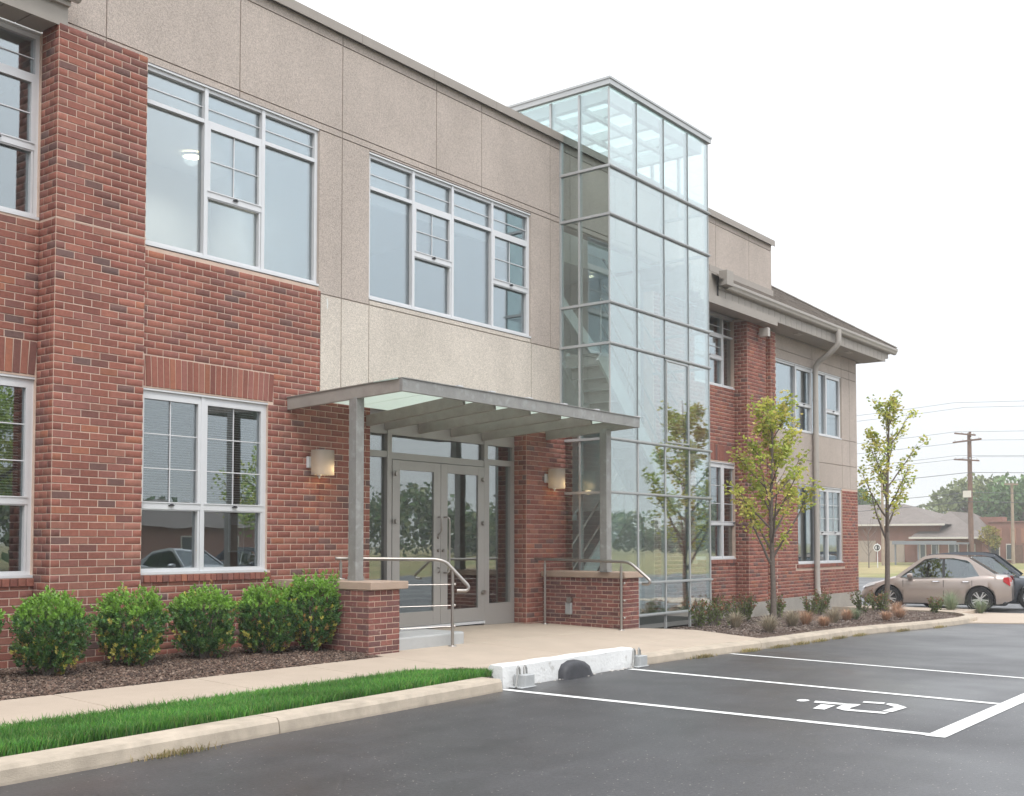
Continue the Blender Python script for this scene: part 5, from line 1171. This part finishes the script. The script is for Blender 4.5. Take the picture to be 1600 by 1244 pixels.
# ================================================================== background street
random.seed(77); rng = np.random.default_rng(77)
M['fbrick'] = mat('far_brick', (.27, .15, .12), .9, spec=.15, var=.18, vscale=1.2); M['fpanel'] = mat('tan_siding', (.40, .335, .275), .85, var=.05, vscale=2); M['froof'] = mat('far_shingle', (.19, .165, .15), .95, spec=.1, var=.15, vscale=1.5); M['trim'] = mat('pale_trim', (.62, .58, .52), .7)
M['fglass'] = mat('far_window', (.07, .085, .09), .12, spec=.8); M['awning'] = mat('awning_metal', (.24, .255, .28), .5, metal=.3); M['ftan'] = mat('faded_brick', (.34, .18, .125), .9)
X = 90
h = thing('brick_house', 'low brown building with tan garage doors and dark hip roof, left of the rear tree', 'house', (X+5, 19, 0))
MB().box(X, X+12, 16.05, 30, -.3, 3.0).build('wall', M['fbrick'], h)
for a, b in ((21.05, 24.5), (18.75, 20.3), (26, 29)):
    g = MB().box(X-.06, X-.003, a, b, -.2, 1.70).build('garage_door', M['fpanel'], h)
    for k in range(4): MB().box(X-.085, X-.062, a+.05, b-.05, -.15+k*.45, .26+k*.45).build('door_panel', M['fpanel'], g)
r = MB(); r.add([(X-.7, 15.4, 2.98), (X-.7, 30.7, 2.98), (X+12.7, 30.7, 2.98), (X+12.7, 15.4, 2.98), (X+5, 20.4, 4.80), (X+5, 26, 4.80)], [(0, 1, 5, 4), (1, 2, 5), (2, 3, 4, 5), (3, 0, 4), (0, 3, 2, 1)]); ro = r.build('roof', M['froof'], h)
MB().box(X-.75, X-.68, 15.4, 30.7, 2.88, 3.02).build('eave_trim', M['trim'], ro)
h = thing('brick_house', 'low brick building with a big grey hip roof behind the grey awning', 'house', (X+4, 14.2, 0))
MB().box(X-.5, X+10, 12.7, 17.6, -.3, 1.95).build('wall', M['fbrick'], h)
r = MB(); r.add([(X-1.2, 12.25, 1.93), (X-1.2, 18.0, 1.93), (X+10.5, 18, 1.93), (X+10.5, 12.25, 1.93), (X+2.2, 14.0, 3.85), (X+4, 16.4, 4.1)], [(0, 1, 5, 4), (1, 2, 5), (2, 3, 4, 5), (3, 0, 4), (0, 3, 2, 1)]); ro = r.build('roof', M['froof'], h)
MB().box(X-1.28, X-1.18, 12.25, 18.0, 1.84, 1.98).build('eave_trim', M['trim'], ro); MB().box(X+1.2, X+1.8, 16.3, 16.9, 2.6, 3.3).build('roof_vent', M['trim'], ro)
for a, b in ((16.9, 17.4), (15.9, 16.5), (14.4, 15.2), (13.2, 13.8)):
    w = MB().box(X-.56, X-.503, a, b, .1, 1.45).build('window', M['trim'], h); MB().box(X-.59, X-.565, a+.07, b-.07, .18, 1.38).build('pane', M['fglass'], w)
h = thing('brick_shop', 'long flat-roofed red brick building with pale patched panels at the right edge', 'shop building', (X+6, 8, 0))
MB().box(X+2, X+16, -4, 12.9, -.4, 3.12).box(X+2.5, X+4, 12.0, 13.8, 2.0, 3.55).build('wall', M['fbrick'], h); MB().box(X+1.9, X+2.2, -4, 12.95, 3.13, 3.20).build('coping', M['fbrick'], h)
for a, b in ((11.9, 12.35), (10.85, 11.3), (10.0, 10.5), (8.6, 9.1)): MB().box(X+1.93, X+1.997, a, b, 1.5, 2.65).build('patched_panel', M['ftan'], h)
for a, b in ((12.05, 12.75), (11.1, 11.6), (9.4, 9.75), (7.9, 8.4)):
    w = MB().box(X+1.93, X+1.997, a, b, .2, 1.45).build('window', M['trim'], h); MB().box(X+1.9, X+1.925, a+.07, b-.07, .28, 1.37).build('pane', M['fglass'], w)
MB().box(X+1.93, X+1.997, 10.4, 10.95, -.3, 1.35).build('door', M['wood'], h)
h = thing('awning', 'long flat grey metal awning on thin posts in front of the far brick house', 'awning', (84, 15, 0))
MB().box(81.5, 85.5, 12.35, 16.75, 1.42, 1.56).box(81.4, 81.49, 12.3, 16.8, 1.40, 1.66).build('awning_roof', M['awning'], h)
for y in (12.45, 13.7, 15.0, 16.65): MB().box(81.6, 81.7, y-.05, y+.05, -.2, 1.42).build('post', M['awning'], h)
# utility poles and cables
def pole(label, x, y, zb, zt, arms, m, r=.14):
    t = thing('utility_pole', label, 'utility pole', (x, y, zb)); MB().tube([(x, y, zb-.2), (x, y, zt)], [r*1.25, r*.85], 10).build('pole', m, t)
    for z, a, b, sk in arms:
        am = MB().bar((x-.18, y+a, z), (x-.18, y-b, z+sk), .09, .11).build('crossarm', m, t); n = 4
        for k in range(n):
            f = (k+.3)/(n-.4); yy = y+a+(-b-a)*f; zz_ = z+sk*f; MB().lathe([(0, .2), (.04, .18), (.05, .1), (.03, .05)], (x-.18, yy, zz_+.02), 8).build('insulator', M['alu'], am)
    return t
PX = 85
def sc(y, z, x, x0): k = x/x0; return y*k-11.1*(k-1)*-1 if False else (-11.1+(y+11.1)*k, 1.54+(z-1.54)*k)
yz = lambda y, z: sc(y, z, PX, 70)
y0, zt = yz(8.15, 8.198)
pp = pole('tall dark brown utility pole with three crossarms', PX, y0, 0, zt, [(yz(0, 8.15)[1], 1.0, .5, -.22), (yz(0, 7.59)[1], 1.12, .90, .17), (yz(0, 6.57)[1], 1.06, .72, -.17)], M['wood'], .17)
MB().box(PX-.35, PX-.18, y0-.12, y0+.42, yz(0, 4.25)[1], yz(0, 4.65)[1]).build('cable_box', M['trim'], pp)
pole('thin pale utility pole left of the rear tree', 80, 16.98, 0, 6.28, [], M['wood2'], .10); pole('pale utility pole with one crossarm at the right edge', 88, -11.1+(8.207+11.1)*1.1, 0, 1.54+(5.535-1.54)*1.1, [(1.54+(5.47-1.54)*1.1, .48, .48, -.04)], M['wood2'], .11)
def wire(label, a, b, sag, r=.014):
    P = []; a = Vector(a); b = Vector(b)
    for i in range(17): f = i/16; p = a.lerp(b, f); p.z -= sag*4*f*(1-f); P.append(p)
    tag(MB().tube(P, r, 4).build('power_line', M['wire'], at=a), label, 'power line')
A7 = yz(0, 7.95)[1]; A6 = yz(0, 6.75)[1]
D = (PX+18, 70)
for lab, dz, z, dy in (('highest pair of thin power lines crossing the sky, upper line', 3.0, A7+2.5, 1), ('highest pair of thin power lines crossing the sky, lower line', 2.7, A7+2.1, .2), ('power line on the top crossarm of the tall brown pole', 0, A7+.35, .9), ('power line on the second crossarm of the tall brown pole', 0, A7-.35, -.8), ('power line on the lowest crossarm of the tall brown pole', 0, A6+.05, .9), ('second power line on the lowest crossarm of the tall brown pole', 0, A6-.1, -.6), ('thick cable below the crossarms of the tall brown pole', 0, yz(0, 5.75)[1], 0), ('black cable at the box on the tall brown pole', 0, yz(0, 4.55)[1], .1), ('lowest cable under the box on the tall brown pole', 0, yz(0, 4.0)[1], .1)):
    wire(lab, (PX-.2-6, 60, z-.7), (PX-.2, y0+dy, z), .9, .02 if 'cable' in lab else .012); o = bpy.data.objects.get('power_line')
    wire(lab.replace('power line', 'right-hand span of the power line').replace('cable', 'cable span right of the pole,', 1) if 'lines' not in lab else lab.replace('crossing', 'running off to the right of'), (PX-.2, y0+dy, z), (PX+6, -40, z+.9), .8, .02 if 'cable' in lab else .012)
# round white parking sign
t = thing('road_sign', 'small round white sign with a dark symbol in front of the tan garage door', 'sign', (75, 15.6, .3))
MB().tube([(75, 15.6, -.6), (75, 15.6, 1.5)], .03, 6).build('sign_post', M['alu'], t); MB().lathe([(0, 0), (.26, 0), (.26, .02), (0, .02)], (74.93, 15.6, 1.2), 20, 'x').build('sign_plate', M['whitewash'], t)
MB().lathe([(.13, -.01), (.19, -.01)], (74.925, 15.6, 1.2), 16, 'x').box(74.91, 74.918, 15.52, 15.62, 1.08, 1.32).build('sign_symbol', M['plastic'], t)

def bigtree(name, label, x, y, zb, H, r, seed, tones, n=5200, lsz=(.35, .6), trunk=True, th=.28):
    global rng; random.seed(seed); rng = np.random.default_rng(seed); t = thing(name, label, 'tree', (x, y, zb))
    tr = MB(); tr.tube([(x, y, zb-.2), (x+.1, y, zb+H*.25), (x, y+.1, zb+H*.5), (x, y, zb+H*.85)], [r*.09, r*.075, r*.05, .03], 8)
    for i in range(7):
        a = i*2.4; tr.tube([(x, y, zb+H*(.28+.05*i)), (x+r*.4*math.cos(a), y+r*.4*math.sin(a), zb+H*(.42+.05*i)), (x+r*.75*math.cos(a), y+r*.75*math.sin(a), zb+H*(.5+.055*i))], [r*.04, r*.025, .02], 6)
    tr.build('trunk', M['bark'], t); C_ = []
    for i in range(30):
        a = rng.uniform(0, 6.28); v = rng.uniform(-.8, .95); q = rng.uniform(.35, .95)*math.sqrt(max(.05, 1-v*v)); C_.append((x+r*q*math.cos(a), y+r*q*math.sin(a), zb+H*(th+(1-th)/2)+H*(1-th)/2*v*.92, r*rng.uniform(.2, .38)))
    k = rng.integers(0, 30, n); u = rng.normal(size=(n, 3)); u /= np.linalg.norm(u, axis=1, keepdims=True); C_ = np.array(C_); rad = C_[k, 3]*rng.uniform(.55, 1.12, n)
    P = C_[k, :3]+u*rad[:, None]*np.array([1, 1, .8]); tn = np.array(tones)[k % len(tones)]*rng.uniform(.75, 1.3, (n, 1)); V, F, TT = leafcloud(P, u+rng.normal(0, .6, (n, 3)), rng.uniform(*lsz, n), tn, .8)
    fastmesh('crown', V, [F], M['farleaf'], t, (x, y, zb), TT, kind='stuff')
DG = [(.13, .21, .09), (.11, .18, .08), (.16, .24, .10), (.10, .16, .075)]; OL = [(.22, .25, .12), (.20, .23, .12), (.27, .29, .15), (.18, .21, .11)]
bigtree('broadleaf_tree', 'olive-green tree behind the tall brown utility pole', 130, 24.2, 0, 8.0, 5.2, 1, OL)
bigtree('broadleaf_tree', 'dark green tree at the right edge beyond the brick shop building', 128, 18.6, 0, 8.3, 4.6, 2, DG)
bigtree('broadleaf_tree', 'small dark treetop showing over the brown house roof', 125, 35.6, 0, 7.4, 2.6, 3, DG, 2600); bigtree('broadleaf_tree', 'second olive tree beside the one behind the utility pole', 134, 22.0, 0, 6.2, 4.2, 4, OL)
bigtree('street_tree', 'small orange-green street tree in front of the brick shop building', 88, 11.75, 0, 2.7, .85, 5, [(.30, .24, .07), (.26, .26, .07)], 900, (.12, .2), th=.35)
bt_ = thing('bare_tree', 'bare leafless young tree in front of the tan garage door', 'tree', (75, 16.2, 0)); m = MB(); m.tube([(75, 16.2, -.6), (75, 16.2, 1.2), (75, 16.25, 2.9)], [.05, .035, .008], 6); random.seed(8)
for i in range(14):
    a = i*2.4; z = .5+i*.13; m.tube([(75, 16.2, z), (75+.4*math.cos(a), 16.2+.45*math.sin(a), z+.5), (75+.6*math.cos(a), 16.2+.7*math.sin(a), z+1.1)], [.018, .012, .005], 5)
m.build('trunk', M['bark'], bt_)
# mirrored surroundings across the lot: lawn trees, woods and two houses
MG = [(.34, .46, .11), (.42, .52, .13), (.28, .40, .10), (.50, .52, .15)]
bigtree('broadleaf_tree', 'leafy tree across the lot mirrored in the right door', 19.5, -27.5, 0, 6.8, 3.0, 12, MG, 9000, (.10, .19)); bigtree('broadleaf_tree', 'leafy tree across the lot mirrored in the left door', 15.0, -31, 0, 6.0, 3.2, 13, MG, 9000, (.10, .19)); bigtree('broadleaf_tree', 'leafy tree across the lot mirrored in the glass tower', 36, -30, 0, 6.2, 3.2, 14, MG, 3200, (.11, .2))
P = []; N_ = []; S = []; T = []
rng = np.random.default_rng(99); n = 60000; xx = rng.uniform(-60, 190, n); base = 5.2+1.5*np.sin(xx*.16)+1.1*np.sin(xx*.41+1)+.7*np.sin(xx*.9); yy = -78-6*np.sin(xx*.11)+rng.normal(0, 2.2, n); zz2 = base*np.sqrt(rng.uniform(0, 1, n))
V, F, TT = leafcloud(np.stack([xx, yy, zz2], 1), rng.normal(size=(n, 3)), rng.uniform(.35, .8, n), np.array(DG+OL)[rng.integers(0, 8, n)]*rng.uniform(.7, 1.2, (n, 1)), .9)
tag(fastmesh('woods', V, [F], M['farleaf'], None, (60, -78, 0), TT), kind='stuff')
for lab, x, y, w in (('brown-roofed house across the street mirrored in the low windows', 22, -52, 12), ('pale brick house across the street mirrored in the doors', 46, -56, 13)):
    h = thing('brick_house', lab, 'house', (x, y, 0)); MB().box(x-w/2, x+w/2, y-4, y+4, -.2, 2.6).build('wall', M['fpanel'] if w < 13 else M['fbrick'], h)
    MB().add([(x-w/2-.6, y-4.6, 2.6), (x+w/2+.6, y-4.6, 2.6), (x+w/2+.6, y+4.6, 2.6), (x-w/2-.6, y+4.6, 2.6), (x-w/4, y, 4.5), (x+w/4, y, 4.5)], [(0, 1, 5, 4), (1, 2, 5), (2, 3, 4, 5), (3, 0, 4), (0, 3, 2, 1)]).build('roof', M['froof'], h)
    for k in (-.3, 0.05, .33):
        f = MB().box(x+w*k-.6, x+w*k+.6, y+4.003, y+4.06, .8, 2.0).build('window', M['trim'], h); MB().box(x+w*k-.5, x+w*k+.5, y+4.062, y+4.08, .9, 1.9).build('pane', M['fglass'], f)

# light mist that lifts the far street
hz_ = MB().box(-910, 910, -910, 910, -2.2, 13.6)
hm = bpy.data.materials.new('mist'); hm.use_nodes = True; hn = hm.node_tree.nodes; hn.clear(); ho = hn.new('ShaderNodeOutputMaterial'); hv = hn.new('ShaderNodeVolumePrincipled'); hv.inputs['Color'].default_value = (.94, .955, .97, 1); hv.inputs['Density'].default_value = .0012; hv.inputs['Anisotropy'].default_value = 0
hm.node_tree.links.new(hv.outputs[0], ho.inputs['Volume'])
tag(hz_.build('haze', hm, at=(65, -15, -1.6)), kind='stuff')
SC.cycles.volume_bounces = 1
